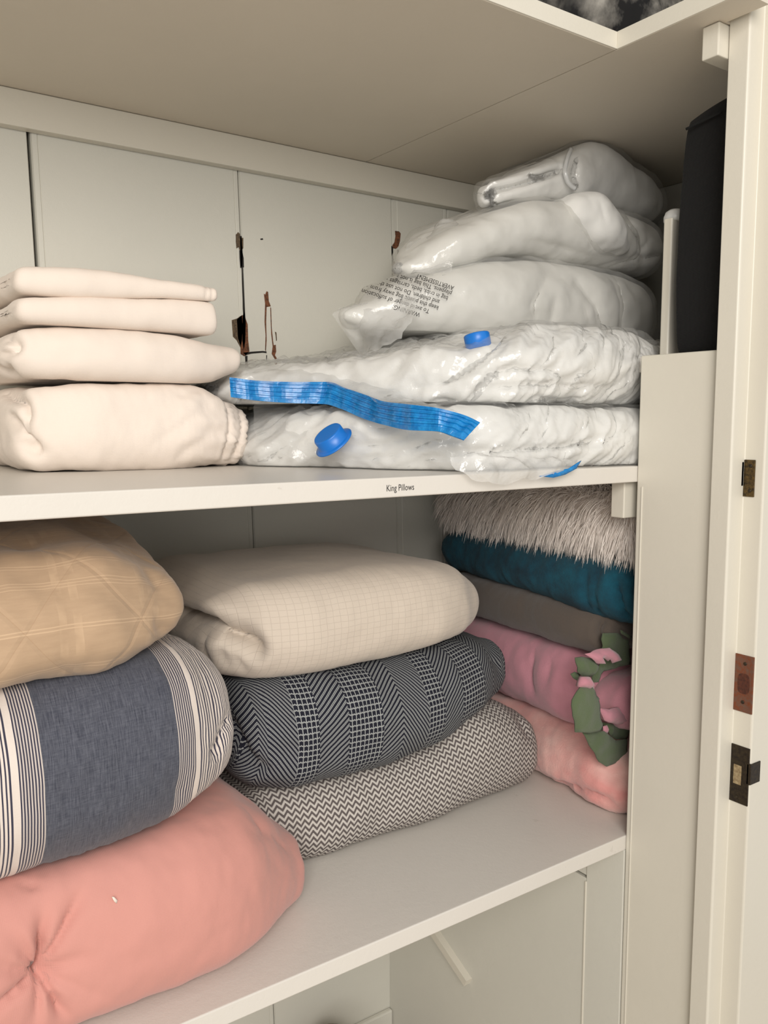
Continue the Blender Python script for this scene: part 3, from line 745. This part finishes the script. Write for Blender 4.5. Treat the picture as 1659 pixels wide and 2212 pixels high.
# --- lower shelf, right stack (long side towards the left, running front to back)
FR = ((0, 0), -math.pi / 2)
g_r = 'throws stacked in the right corner of the lower shelf'
soft('plush_throw', 'pale pink plush throw folded on the lower shelf, bottom of right corner stack', 'blanket',
     [(-1.18, .955, 1.30, ZL, -.475, 2.4, .4), (-.95, .948, 1.30, ZL, -.474, 2.3, .35), (-.86, .938, 1.30, ZL, -.472, 2.0, .25), (-.80, .935, 1.30, ZL, -.476, 1.9, .2), (-.775, .950, 1.30, ZL, -.484, 1.9, .2)],
     PLUSH, FR, nU=110, nV=120, capL=.03, capR=.025, group=g_r, lo=ZL,
     wr=[(.007, (9, 9, 9), 61), (.0015, (60, 60, 60), 62)],
     cr=[([(1150, 1690), (1220, 1700), (1290, 1725), (1340, 1750)], .008, .014), ([(1300, 1650), (1330, 1690)], .012, .006)])
soft('fleece_throw', 'mauve pink fleece throw with knotted green ties, above the plush throw', 'blanket',
     [(-1.18, .960, 1.28, -.473, -.350, 2.2, .5), (-.98, .948, 1.28, -.473, -.345, 2.1, .5), (-.90, .942, 1.28, -.474, -.345, 2.1, .5), (-.86, .955, 1.28, -.474, -.350, 2.1, .5)],
     FLEECE, FR, nU=100, nV=110, capL=.03, capR=.030, group=g_r,
     wr=[(.005, (9, 9, 9), 71), (.001, (60, 60, 60), 72)],
     cr=[([(1150, 1410), (1140, 1460), (1150, 1500)], .010, .010), ([(1185, 1420), (1180, 1470)], .010, .008), ([(1215, 1470), (1240, 1490), (1250, 1500)], .008, .012), ([(1215, 1520), (1245, 1500)], .008, .010)])
ft = bpy.data.objects['fleece_throw']
soft('fleece_fold', None, None, [(-.825, .965, 1.26, -.455, -.375, 2.0, .5), (-.79, .962, 1.26, -.458, -.370, 2.0, .5)], FLEECE, FR, parent=ft, nU=40, nV=90, capL=.03, capR=.022, wr=[(.004, (20, 20, 20), 75)])
soft('taupe_throw', 'brownish grey fleece throw folded under the teal one in right corner', 'blanket',
     [(-1.18, .965, 1.28, -.345, -.277, 2.2, .5), (-.98, .950, 1.28, -.346, -.272, 2.1, .5), (-.86, .946, 1.28, -.348, -.275, 2.1, .5), (-.825, .955, 1.28, -.346, -.278, 2.1, .5)],
     TAUPE, FR, nU=90, nV=100, capL=.03, capR=.022, group=g_r,
     wr=[(.004, (9, 9, 9), 81), (.001, (60, 60, 60), 82)], cr=[([(1300, 1345), (1290, 1370), (1300, 1390)], .006, .018, False)])
soft('teal_throw', 'dark teal plush throw rolled at its front end, under the white fur throw', 'blanket',
     [(-1.19, .965, 1.28, -.272, -.198, 2.2, .5), (-.98, .947, 1.28, -.276, -.194, 2.1, .5), (-.86, .942, 1.28, -.286, -.194, 2.1, .5), (-.785, .950, 1.28, -.292, -.200, 2.1, .5)],
     TEAL, FR, nU=100, nV=100, capL=.03, capR=.022, group=g_r,
     wr=[(.005, (10, 10, 10), 91), (.0018, (70, 70, 70), 92)],
     cr=[([(1265, 1245), (1258, 1280), (1268, 1310)], .006, .009, False), ([(1285, 1240), (1278, 1285), (1290, 1325)], .006, .008, False), ([(1330, 1260), (1340, 1300), (1350, 1335)], .008, .016, False)])

# fur throw: body and a pile of strands
FURB = solid('fur_backing', S(190, 178, 168), .95)
def furmat():
    m, nt, b = newmat('white_faux_fur'); n = noise(nt, objco(nt), 60, 3)
    nt.links.new(mixc(nt, n, S(222, 210, 200), S(250, 244, 238)), b.inputs['Base Color']); b.inputs['Roughness'].default_value = .6; b.inputs['Sheen Weight'].default_value = .3; return m
fb = soft('fur_throw', 'shaggy white faux fur throw, topmost of right corner stack under the middle shelf', 'blanket',
     [(-1.19, .975, 1.28, -.180, -.100, 2.2, .5), (-.98, .958, 1.28, -.178, -.096, 2.1, .5), (-.86, .953, 1.28, -.184, -.094, 2.1, .5), (-.785, .958, 1.28, -.188, -.094, 2.1, .5)],
     FURB, FR, nU=70, nV=80, capL=.03, capR=.022, group=g_r, wr=[(.004, (10, 10, 10), 95)])
G = o_G['fur_throw']; N = normals(G.P); FP, FN = G.P.reshape(-1, 3), N.reshape(-1, 3)
rs = np.random.RandomState(4)
ok = np.where((FP[:, 0] < 1.12) & (FP[:, 2] > -.2) & (FP[:, 2] < -.0) & (FN[:, 0] < .6))[0]
ns = 26000; ii = rs.choice(ok, ns); base = FP[ii] + rs.normal(size=(ns, 3)) * .0025; nn = FN[ii]
cl = np.stack([fbm(base * 45, 1, 2), fbm(base * 45, 2, 2), fbm(base * 45, 3, 2)], 1)
L = (.030 + .014 * rs.rand(ns))[:, None]
d0 = nn * .75 + cl * .35 + rs.normal(size=(ns, 3)) * .10 + np.array([-.05, -.05, -.35])
d0 /= np.linalg.norm(d0, axis=1)[:, None]
V = []; F = []; seg = 5
side = np.cross(d0, np.array([0, 0, 1.0]) + rs.normal(size=(ns, 3)) * .5); side /= np.linalg.norm(side, axis=1)[:, None]
pos = base.copy(); dd = d0.copy(); rows_ = []
for k in range(seg + 1):
    wdt = (.0007 * (1 - (k / seg) ** 1.6) + .00004)
    p2 = pos.copy(); p2[:, 2] = np.minimum(p2[:, 2], -.0815)
    rows_.append((p2 - side * wdt, p2 + side * wdt))
    dd = dd + np.array([0, 0, -.26]) + cl * .06; dd /= np.linalg.norm(dd, axis=1)[:, None]; pos = pos + dd * L / seg
VV = np.stack([np.stack(r, 1) for r in rows_], 1)       # ns, seg+1, 2, 3
ids = np.arange(ns * (seg + 1) * 2).reshape(ns, seg + 1, 2)
FF = np.stack([ids[:, :-1, 0], ids[:, :-1, 1], ids[:, 1:, 1], ids[:, 1:, 0]], -1).reshape(-1, 4)
tag(mk('fur_pile', VV.reshape(-1, 3), FF, furmat(), fb), kind='stuff')

# green ties and knots of the fleece throw
def c4(pts): return [(1180 + x / 5.53, 1350 + y / 5.53) for x, y in pts]
YT = .80
patch('tie', pxY(c4([(420, 740), (365, 800), (315, 900), (303, 970), (318, 1090), (350, 1180), (355, 1285), (510, 1285), (672, 1255), (670, 1150), (655, 1020), (630, 900), (590, 790), (550, 745), (480, 735)]), .775), GREEN, ft, .0022, .006, .003, 40)
patch('tie', pxY(c4([(445, 1290), (560, 1280), (690, 1268), (760, 1320), (830, 1380), (970, 1365), (975, 1540), (880, 1630), (720, 1692), (640, 1640), (590, 1560), (520, 1440)]), .785), GREEN, ft, .0022, .004, .003, 40, seed=3)
patch('tie', pxY(c4([(355, 395), (450, 385), (550, 400), (600, 460), (560, 560), (530, 625), (430, 612), (370, 560)]), .792), GREEN, ft, .0022, .010, .004, 50, seed=4)
patch('tie', pxY(c4([(690, 105), (830, 92), (970, 115), (1010, 220), (1000, 470), (860, 500), (700, 560), (610, 680), (560, 690), (555, 560), (650, 470), (640, 380), (680, 250)]), .806), GREEN, ft, .0022, .006, .004, 50, seed=5)
patch('tie', pxY(c4([(300, 590), (350, 562), (400, 580), (415, 640), (395, 680), (330, 640)]), .800), GREEN, ft, .002, .003, .001, 50, seed=6)
patch('tie', pxY(c4([(890, 60), (1015, 130), (1010, 170), (900, 105)]), .79), GREEN, ft, .002, .001, .001, 50, seed=7)
patch('tie', pxY(c4([(690, 1170), (800, 1180), (1000, 1170), (980, 1365), (820, 1362), (740, 1300)]), .800), GREEN, ft, .0022, .004, .006, 60, seed=8)
patch('pink_tie', pxY(c4([(495, 358), (590, 315), (660, 285), (770, 278), (830, 320), (878, 378), (845, 440), (795, 458), (752, 405), (735, 432), (690, 400), (648, 385), (645, 465), (600, 460), (545, 400)]), .780), FLEECE, ft, .002, .008, .006, 70, seed=9)
patch('pink_tie', pxY(c4([(650, 1000), (750, 1010), (860, 985), (920, 1040), (988, 1105), (985, 1175), (850, 1188), (740, 1160), (690, 1140)]), .782), FLEECE, ft, .002, .006, .003, 60, seed=10)
patch('knot', pxY(c4([(400, 700), (430, 625), (520, 622), (550, 660), (545, 690), (572, 740), (575, 785), (490, 750), (400, 745)]), .774), FLEECE, ft, .006, .008, .003, 70, seed=11)
patch('pink_tie', pxY(c4([(680, 1215), (730, 1200), (750, 1250), (735, 1310), (690, 1290)]), .786), FLEECE, ft, .002, .003, .001, 70, seed=12)

# --- middle shelf, left stack of white sheets
g_s = 'folded white sheets stacked at the left of the middle shelf'
soft('fitted_sheet', 'white fitted sheet with gathered elastic edge, bottom of the sheet stack', 'sheet',
     [(.235, 1.005, 1.262, ZM, .041, 2.6, .5), (.30, .990, 1.262, ZM, .046, 2.5, .5), (.40, .990, 1.262, ZM, .047, 2.4, .5), (.445, .998, 1.26, ZM, .040, 2.2, .5), (.478, 1.012, 1.26, ZM, .020, 2.0, .45)],
     SHEET, nU=190, nV=150, capL=.028, capR=.020, nC=12, nF=20, group=g_s, lo=ZM, hi=.047,
     wr=[(.004, (8, 8, 10), 101), (.0012, (30, 30, 24), 102), (.0022, (18, 10, 40), 103, 'ridge', 2, lambda G: (np.clip((G.s - .36) / .08, 0, 1))[:, None] * np.ones(G.P.shape[1]))],
     cr=[([(12, 845), (50, 868), (55, 900), (50, 915)], .006, .020), ([(40, 960), (70, 975), (88, 972)], .006, .012), ([(20, 900), (45, 930), (85, 975)], .007, .014), ([(330, 880), (400, 850), (440, 840)], .006, .002), ([(330, 960), (420, 900), (450, 880)], .006, .003),
         ([(380, 990), (440, 950), (470, 930)], .006, .003), ([(462, 828), (495, 880), (500, 930), (485, 985)], .004, .006, False), ([(485, 830), (520, 880), (527, 930), (508, 985)], .004, .006, False), ([(350, 915), (385, 900)], .004, .002)],
     post=lambda G: setattr(G, 'P', G.P + normals(G.P) * (np.sin(G.P[..., 2] * 900 + fbm(G.P * 30, 5, 2) * 3) * .0012 * np.clip((G.s - .448) / .012, 0, 1)[:, None])[..., None]))
soft('puffy_sheet', 'plump folded white cotton bundle, third from top of the sheet stack', 'sheet',
     [(.225, 1.005, 1.262, .047, .104, 2.3, .45), (.30, .992, 1.262, .046, .109, 2.2, .45), (.40, .994, 1.262, .046, .108, 2.1, .45), (.445, 1.005, 1.26, .050, .101, 2.0, .5), (.482, 1.02, 1.25, .064, .096, 1.8, .55)],
     SHEET, nU=110, nV=120, capL=.026, capR=.010, group=g_s, lo=.0475, hi=.1095,
     wr=[(.004, (8, 8, 12), 111), (.0006, (40, 40, 40), 112)],
     cr=[([(0, 765), (30, 755), (36, 742), (15, 728)], .006, .018), ([(0, 800), (30, 812), (15, 790)], .006, .012)])
soft('flat_sheet', 'white sheet folded flat, second from top of the sheet stack', 'sheet',
     [(.222, 1.002, 1.262, .109, .137, 2.3, .5), (.30, .998, 1.262, .1095, .141, 2.3, .5), (.40, 1.000, 1.262, .1085, .148, 2.4, .5), (.443, 1.002, 1.262, .1085, .149, 2.5, .5)],
     SHEET, nU=110, nV=110, capL=.012, capR=.006, group=g_s, lo=.1085, hi=.1495,
     wr=[(.0022, (8, 8, 12), 121), (.0005, (40, 40, 40), 122)],
     cr=[([(5, 690), (20, 676), (30, 655)], .008, .004)])
soft('top_sheet', 'white sheet with layered folded edge at its right end, topmost of the sheet stack', 'sheet',
     [(.222, 1.004, 1.262, .139, .173, 2.3, .5), (.30, .998, 1.262, .1395, .176, 2.3, .5), (.36, .999, 1.262, .145, .172, 2.4, .5), (.40, 1.000, 1.262, .149, .169, 2.4, .5), (.446, 1.002, 1.262, .150, .166, 2.5, .5)],
     SHEET, nU=110, nV=110, capL=.013, capR=.005, group=g_s, lo=.138,
     wr=[(.0024, (8, 8, 12), 131), (.0005, (40, 40, 40), 132)],
     cr=[([(2, 625), (18, 606), (28, 588)], .008, .004), ([(447, 606), (447, 640)], .0022, .0025, False), ([(458, 611), (459, 642)], .0022, .0025, False)])

# --- middle shelf: vacuum bags
def crinkled(G, a=.004, seed=0, z=1.0):
    N = normals(G.P); X = G.P + .02 * np.stack([perlin(G.P * 9, seed + k) for k in (1, 2, 3)], -1)
    r = X @ np.array([[.8, -.2, .5], [.1, 1, 0], [-.6, 0, .8]]).T          # folds run slantwise across the bag
    d = ridge(r * np.array([11, 16, 40]), seed, 2) * 1.0 + ridge(r[..., ::-1] * np.array([30, 20, 16]), seed + 9, 2) * .6 + ridge(X * 60, seed + 5, 1) * .25
    G.P = G.P + N * (d * a)[..., None]
V1 = [(.515, .985, 1.25, ZM, -.016, 1.9, .5), (.55, .925, 1.25, ZM, .004, 2.0, .5), (.60, .82, 1.25, ZM, .008, 2.0, .45), (.65, .755, 1.25, ZM, .010, 2.1, .42), (.70, .738, 1.25, ZM, .013, 2.2, .40), (.80, .738, 1.25, ZM, .016, 2.3, .42), (.95, .740, 1.25, ZM, .012, 2.2, .4), (1.16, .78, 1.24, ZM, .008, 2.0, .4)]
G = loft(V1, nU=300, nV=280, capL=.02, capR=.03)
wrinkle(G, .005, (8, 8, 12), 201); crinkled(G, .0036, 202)
crease(G, [(1010, 975), (1060, 975), (1150, 968), (1240, 962), (1330, 960)], .005, .010); crease(G, [(1240, 960), (1300, 945), (1350, 935)], .004, .005)
clampz(G, ZM + .0015, .0205)
v1 = gridmesh('vacuum_bag', G, PILLOWC); tag(v1, 'clear vacuum bag of white pillows with round blue cap, lying on middle shelf', 'storage bag', 'vacuum storage bags on the middle shelf')
v1.data.name = 'contents'
G2 = copyG(G); G2.P = G2.P + normals(G2.P) * .0035; crinkled(G2, .0030, 215); clampz(G2, ZM + .0003, .0228); gridmesh('bag_film', G2, FILM, v1)
# loose film beyond the contents, at the left end and drooping over the shelf edge
def film3(path, ys, name='film_flap', mat=FILM, **kw): return patch(name, pxY(path, ys), mat, kw.pop('parent'), .001, kw.get('dome', .004), kw.get('noi', .012), kw.get('ns', 28), film=True, seed=kw.get('seed', 1))
film3([(545, 870), (560, 862), (640, 872), (700, 900), (640, 960), (690, 1005), (620, 990), (575, 965), (552, 945)], [1.02, 1.03, 1.0, .95, .93, .915, .94, .97, 1.0], parent=v1, dome=.004)
film3([(975, 985), (1050, 985), (1130, 990), (1230, 992), (1255, 996), (1228, 1018), (1180, 1031), (1110, 1040), (1062, 1047), (1020, 1034), (985, 1015)], [.728, .727, .727, .728, .728, .718, .712, .710, .709, .712, .722], parent=v1, dome=.010, noi=.010, ns=34, seed=4, mat=FILM4)
patch('zip_end', pxY([(1165, 1029), (1205, 1017), (1228, 1012), (1256, 995), (1245, 1012), (1222, 1025), (1195, 1032)], .711), ZIPB, v1, .0012, .001, .001, 60)
def cap(name, org, axis, parent, r=.0165, k=1.0):
    lathe(name, [(r * 1.32, 0), (r * 1.34, .0012), (r * 1.1, .0022), (r, .0024), (r * 1.0, .0105 * k), (r * .95, .0118 * k), (r * .88, .0118 * k)], org, axis, BLUEP, parent, 44)
ca = .88 * (-.6 * MW[:, 0] - .8 * MW[:, 1]) - .47 * MW[:, 2]
cap('cap', onY(722, 957, .872), ca, v1, .0190, 1.35)

V2 = [(.50, 1.045, 1.25, .024, .056, 1.8, .5), (.56, .965, 1.25, .022, .068, 1.9, .5), (.62, .845, 1.25, .022, .076, 2.0, .5), (.68, .775, 1.25, .022, .086, 2.0, .5), (.76, .748, 1.25, .022, .104, 2.0, .5), (.84, .745, 1.25, .022, .125, 1.9, .5), (.93, .752, 1.25, .022, .122, 1.9, .5), (1.02, .77, 1.25, .022, .112, 1.9, .5), (1.18, .80, 1.24, .022, .105, 1.9, .5)]
G = loft(V2, nU=320, nV=300, capL=.02, capR=.03)
wrinkle(G, .006, (8, 8, 12), 301); crinkled(G, .0044, 302)
for c in ([(1040, 800), (1120, 800), (1180, 795), (1230, 825), (1280, 790)], [(1050, 840), (1150, 830), (1240, 835), (1330, 838)], [(1000, 880), (1030, 850), (1060, 815), (1110, 790)], [(1130, 880), (1150, 858), (1200, 868), (1260, 862)], [(900, 840), (960, 830), (1010, 800), (1090, 745)], [(930, 870), (1000, 870)]):
    crease(G, c, .005, .008)
clampz(G, .0235, .1245)
v2 = gridmesh('vacuum_bag', G, PILLOWC); tag(v2, 'clear vacuum bag of white bedding with blue zip strip hanging at its left', 'storage bag', 'vacuum storage bags on the middle shelf')
G2 = copyG(G); G2.P = G2.P + normals(G2.P) * .0035; crinkled(G2, .0034, 315); clampz(G2, .0230, .1265); gridmesh('bag_film', G2, FILM, v2)
cb = -.18 * MW[:, 0] - .98 * MW[:, 1]
lathe('cap', [(.0160, -.006), (.0160, .0115), (.0152, .0128), (.0140, .0128)], onY(1033, 744, .80), cb, BLUEP, v2, 44)
# blue zip strip with its ribs
top = [(496, 815), (556, 822), (632, 825), (708, 825), (746, 838), (790, 853), (834, 868), (880, 873), (943, 881), (1005, 898), (1037, 913)]
bot = [(499, 858), (560, 866), (632, 871), (700, 873), (738, 884), (784, 904), (834, 919), (880, 929), (943, 932), (974, 941), (1002, 951)]
yy = [1.00, .98, .955, .93, .90, .86, .81, .77, .735, .718, .708]
A = np.array([onY(*p, y) for p, y in zip(top, yy)]); B = np.array([onY(*p, y - .004) for p, y in zip(bot, yy)])
q = np.linspace(0, 1, 90); kk = np.linspace(0, 1, len(A)); A = pchip(kk, A, q); B = pchip(kk, B, q)
prof = [0, .004, .08, .10, .14, .16, .24, .26, .30, .32, .42, .44, .5, .52, .60, .62, .70, .72, .8, .82, .996, 1]
hgt = [0, .0008, .0008, .0022, .0022, .0008, .0008, .0024, .0024, .0008, .0008, .0026, .0026, .0008, .0008, .0022, .0022, .0008, .0008, .0016, .0008, 0]
V = []; F = []; T = np.gradient(A, axis=0); n = np.cross(T, B - A); n /= np.linalg.norm(n, axis=1)[:, None]
if np.dot(n[40], A[40]) > 0: n = -n
R = len(prof)
for i in range(90):
    for p, h in zip(prof, hgt): V.append(A[i] + (B[i] - A[i]) * p + n[i] * (h + .0012 * math.sin(i * .9) * math.sin(p * 3)))
for i in range(90):
    for p in prof: V.append(A[i] + (B[i] - A[i]) * p - n[i] * .0006)
for s_ in (0, 1):
    o_ = s_ * 90 * R
    for i in range(89):
        for k in range(R - 1):
            f = (o_ + i * R + k, o_ + (i + 1) * R + k, o_ + (i + 1) * R + k + 1, o_ + i * R + k + 1); F.append(f if s_ else f[::-1])
mk('zip_strip', V, F, ZIPB, v2, False)
film3([(498, 812), (560, 800), (640, 796), (715, 800), (800, 830), (900, 865), (1000, 890), (900, 876), (834, 870), (746, 840), (708, 827), (632, 827), (556, 824)], [1.0, 1.01, .99, .95, .88, .81, .75, .76, .805, .895, .925, .95, .975], parent=v2, noi=.006, dome=.002)

# --- pillow bags and the top bag
def bagged(name, label, st, off, seed, cr=(), lo=None, hi=None, mat=FILM2, **kw):
    G = loft(st, nU=220, nV=220, **kw); wrinkle(G, .007, (6, 6, 9), seed); wrinkle(G, .0012, (24, 24, 24), seed + 3)
    for c in cr: crease(G, *c)
    clampz(G, lo, hi)
    o = gridmesh(name, G, PILLOWC); tag(o, label, 'bagged pillow' if 'pillow' in name else 'storage bag', 'bagged pillows stacked over the vacuum bags')
    G2 = copyG(G); G2.P = G2.P + normals(G2.P) * off; wrinkle(G2, .0028, (14, 14, 20), seed + 7, 'ridge', 2)
    clampz(G2, lo - .0015 if lo else None, hi + .0015 if hi else None)
    fo = gridmesh('bag_film', G2, mat, o); return o, G2, fo
P1 = [(.665, .975, 1.02, .125, .162, 2.0, .5), (.71, .945, 1.08, .122, .190, 2.0, .5), (.80, .925, 1.18, .120, .216, 2.0, .5), (.92, .915, 1.25, .119, .243, 2.0, .5), (1.02, .915, 1.25, .119, .251, 2.0, .5), (1.20, .93, 1.24, .120, .246, 2.0, .5)]
p1, GP1, fo1 = bagged('bagged_pillow', 'white pillow in clear plastic bag printed with a suffocation warning, lower one', P1, .004, 401,
     [([(1180, 600), (1150, 660), (1165, 720)], .010, .006), ([(1240, 600), (1290, 660), (1300, 730)], .008, .007), ([(1320, 590), (1345, 650), (1340, 740)], .008, .005), ([(1200, 640), (1190, 700)], .01, .004), ([(1260, 660), (1275, 720)], .006, .003)], lo=.127, hi=.2505, capL=.03, capR=.03)
P2 = [(.745, .985, 1.03, .205, .232, 2.0, .5), (.79, .955, 1.09, .218, .268, 2.0, .5), (.88, .935, 1.17, .240, .314, 2.0, .5), (.97, .925, 1.23, .2525, .341, 2.0, .5), (1.05, .925, 1.25, .2525, .352, 2.0, .5), (1.15, .935, 1.24, .252, .355, 2.0, .5), (1.24, .95, 1.24, .252, .345, 2.0, .5)]
def bulge(G, c, r, h):
    d = np.linalg.norm(G.P - np.array(c), axis=2); G.P = G.P + normals(G.P) * (h * np.exp(-(d / r) ** 4))[..., None]
p2, GP2, fo2 = bagged('bagged_pillow', 'white pillow bulging out of its clear plastic bag, above the printed one', P2, .004, 431,
     [([(1265, 430), (1262, 480), (1285, 540)], .006, .006), ([(1320, 400), (1345, 460), (1385, 510), (1390, 560)], .006, .014), ([(1385, 560), (1430, 550)], .006, .008), ([(1300, 575), (1370, 560), (1400, 520)], .008, .006), ([(1150, 520), (1230, 540), (1290, 560)], .01, .005)], lo=None, hi=.3560, capL=.018, capR=.03)
# the pillow corner that stands out of bag
soft('pillow_corner', None, None, [(1.02, .912, 1.0, .290, .352, 1.9, .5), (1.06, .902, 1.0, .272, .356, 1.9, .55), (1.10, .906, 1.0, .266, .332, 1.9, .45), (1.125, .92, 1.0, .266, .305, 1.9, .4)], PILLOWC, parent=p2, nU=50, nV=80, capL=.025, capR=.02, wr=[(.004, (16, 16, 16), 440)],
     cr=[([(1300, 440), (1310, 480)], .008, .004)])
T_ = [(.890, .975, 1.02, .322, .358, 2.6, .5), (.93, .960, 1.05, .333, .375, 2.4, .55), (1.00, .955, 1.11, .346, .404, 2.4, .6), (1.05, .950, 1.16, .353, .430, 2.5, .6), (1.10, .952, 1.20, .357, .446, 2.5, .6), (1.15, .955, 1.22, .357, .446, 2.4, .6), (1.22, .965, 1.24, .357, .436, 2.2, .6), (1.29, .99, 1.24, .357, .420, 2.1, .6)]
p3, GP3, fo3 = bagged('bagged_comforter', 'white comforter in a zipped clear bag with piped edge, touching the top shelf', T_, .005, 461,
     [([(1052, 425), (1062, 412), (1100, 402), (1140, 392), (1180, 378), (1212, 366)], .005, .014, False), ([(1062, 412), (1058, 430), (1064, 445)], .005, .012), ([(1140, 378), (1165, 386), (1200, 372)], .005, .008), ([(1245, 345), (1240, 380), (1246, 405)], .006, .010)], lo=None, hi=.4465, mat=FILM, capL=.014, capR=.025)
pp_ = [(1232, 322), (1222, 345), (1218, 370), (1224, 395), (1240, 408)]
pts = snap(GP3.P, normals(GP3.P), pp_, 3); pts = pts + normals(GP3.P).mean((0, 1)) * 0
sm = pts.copy()
for _ in range(4): sm[1:-1] = (sm[:-2] + sm[1:-1] * 2 + sm[2:]) / 4
FILMP = plastic('piped_edge_film', .5, (.9, .92, .95), .12, 40, .3, .5)
tube('piping', sm - np.array([.0, .002, 0]), .0036, FILMP, p3)
# empty film ends of the pillow bags
film3([(715, 676), (735, 668), (775, 680), (830, 655), (850, 630), (900, 640), (890, 700), (880, 750), (800, 765), (770, 757), (745, 720)], [1.03, 1.04, 1.02, .99, .97, .93, .90, .90, .95, .98, 1.01], parent=p1, mat=FILM3, noi=.02, ns=18, seed=21, dome=.01)
film3([(845, 600), (862, 560), (900, 525), (960, 480), (990, 478), (1010, 520), (960, 590), (900, 598), (868, 612)], [1.04, 1.05, 1.05, 1.04, 1.02, .97, .95, .98, 1.01], parent=p2, mat=FILM3, noi=.02, ns=18, seed=22, dome=.01)
# warning print on the lower pillow's bag: laid on the film
bvh = BVHTree.FromPolygons([tuple(v.co) for v in fo1.data.vertices], [tuple(p.vertices) for p in fo1.data.polygons])
off = np.array(wloc(fo1))
lines = ['WARNING:', 'To avoid danger of suffocation,', 'keep this plastic bag away from babies', 'and children. Do not use this', 'bag in cribs, beds, carriages or', 'playpens. This bag is not a toy.', 'AVERTISSEMENT']
O0 = onY(909, 676, .9); ux = onY(846, 657, .9) - O0; ux /= np.linalg.norm(ux); uyv = onY(935, 598, .9) - onY(905, 676, .9); uyv /= np.linalg.norm(uyv)
AV, AF = [], []
for k, t in enumerate(lines):
    V, F = text_verts(t, .0088)
    st_ = [.0, -.012, -.024, -.022, -.033, -.036, -.036][k]
    P3 = O0[None] + (V[:, 0:1] * 1.0 + st_) * ux + ((k * .0083) - V[:, 1:2] * -1.0 * -1) * uyv
    Q = []; good = np.ones(len(P3), bool)
    for i, p in enumerate(P3):
        dr = Vector(p) / np.linalg.norm(p)
        h = bvh.ray_cast(Vector((0, 0, ZO)) - Vector(off), dr)
        if h[0] is None or (h[0] + Vector(off) - Vector((0, 0, ZO))).length > 1.45: good[i] = False; Q.append(tuple(p)); continue
        Q.append(tuple(h[0] + Vector(off) - Vector((0, 0, ZO)) + h[1] * .0 - dr * .0012))
    F = [f for f in F if all(good[i] for i in f)]
    AF += [tuple(i + len(AV) for i in f) for f in F]; AV += Q

tag(mk('printed_warning', AV, AF, INK, p1, False), 'dark printed suffocation warning, upside down', kind='stuff')

# --- black fabric bag and white board on the ledge, dark cloth on the top shelf
G = loft([(-.698, .948, 1.24, .0857, .380, 3.1, .5), (-.66, .946, 1.24, .0857, .392, 3.1, .5), (-.625, .948, 1.24, .0857, .402, 3.1, .5)], FR, nU=40, nV=120, capL=.004, capR=.003)
wrinkle(G, .002, (8, 8, 6), 501)
P = G.P; lean = np.clip((P[..., 2] - .0857) / .3, 0, 1); P[..., 0] += .004 * lean; P[..., 1] += .006 * lean * 0
clampz(G, .0857); bag = tag(gridmesh('black_bag', G, BLACKF), 'tall black canvas storage bag standing on the ledge beside the door frame', 'bag')
tube('seam', [(.9515, y, .366 + .13 * (.70 - y)) for y in np.linspace(.694, .645, 12)], .0018, BLACKF, bag, 8)
bd = prism('white_board', [(.975, .728), (1.005, .728), (1.005, .742), (.975, .742)], .0857, .268, WHITE, bev=.003)
tag(bd, 'narrow white board with rounded wrapped end standing behind the black bag', 'board')
tube('wrapped_end', [(.990, .735, .266), (.990, .735, .272), (.990, .735, .278), (.990, .735, .2815)], .0145, plastic('board_wrap', .6, (1, 1, 1), .12, 40, .3, .4), bd, 20, taper=[1, 1, .85, .5])
def tie():
    m, nt, b = newmat('black_grey_tie_dye'); p = objco(nt)
    n = noise(nt, p, 14, 5, .6); n2 = noise(nt, p, 9, 3, .5)
    c = mixc(nt, ((n * 5 - 2.0).max(0).min(1)) * ((n2 * 5 - 1.6).max(0).min(1)), S(20, 20, 22), S(170, 166, 158)); nt.links.new(c, b.inputs['Base Color']); b.inputs['Roughness'].default_value = .9
    return m
soft('dark_cloth', 'black and grey tie-dyed cloth lying in the corner of the top shelf', 'cloth',
     [(.72, .742, 1.0, ZT + .0205, .58, 2.4, .5), (.9, .738, 1.0, ZT + .0205, .60, 2.6, .5), (1.15, .745, 1.0, ZT + .0205, .60, 2.4, .5)], tie(), nU=60, nV=80, lo=ZT + .0208, wr=[(.008, (12, 12, 12), 511), (.003, (40, 40, 40), 512)])
# brown bundle at the bottom, far back
soft('brown_bundle', 'brown woolly bundle lying low behind the lower shelf, barely in view', 'cloth', [(.60, 1.10, 1.26, -1.30, -1.16, 2, .5), (.69, 1.10, 1.26, -1.30, -1.09, 2, .5), (.735, 1.11, 1.26, -1.30, -1.070, 2, .5), (.79, 1.13, 1.26, -1.30, -1.115, 2, .5)],
     solid('brown_wool', S(150, 124, 98), .95, 0, 120, S(112, 90, 68)), nU=40, nV=50, lo=-1.3, wr=[(.006, (20, 20, 20), 521)])
tag(box('shelf', XL, XP - .002, .9, YB - .013, -1.3215, -1.3005, SHELFP, None, .001), 'white painted bottom shelf below the lower one, carrying a brown bundle', 'shelf')
# small white fleck of lint on the duvet
tg = o_G['duvet']; pt = snap(tg.P, normals(tg.P), [(245, 1938), (250, 1944), (254, 1950)], 3)
patch('lint', [onY(u, v, pt[1][1] - .003) for u, v in ((242, 1938), (247, 1938), (254, 1945), (252, 1952), (247, 1948))], SHEET, bpy.data.objects['duvet'], .001, .001, 0)
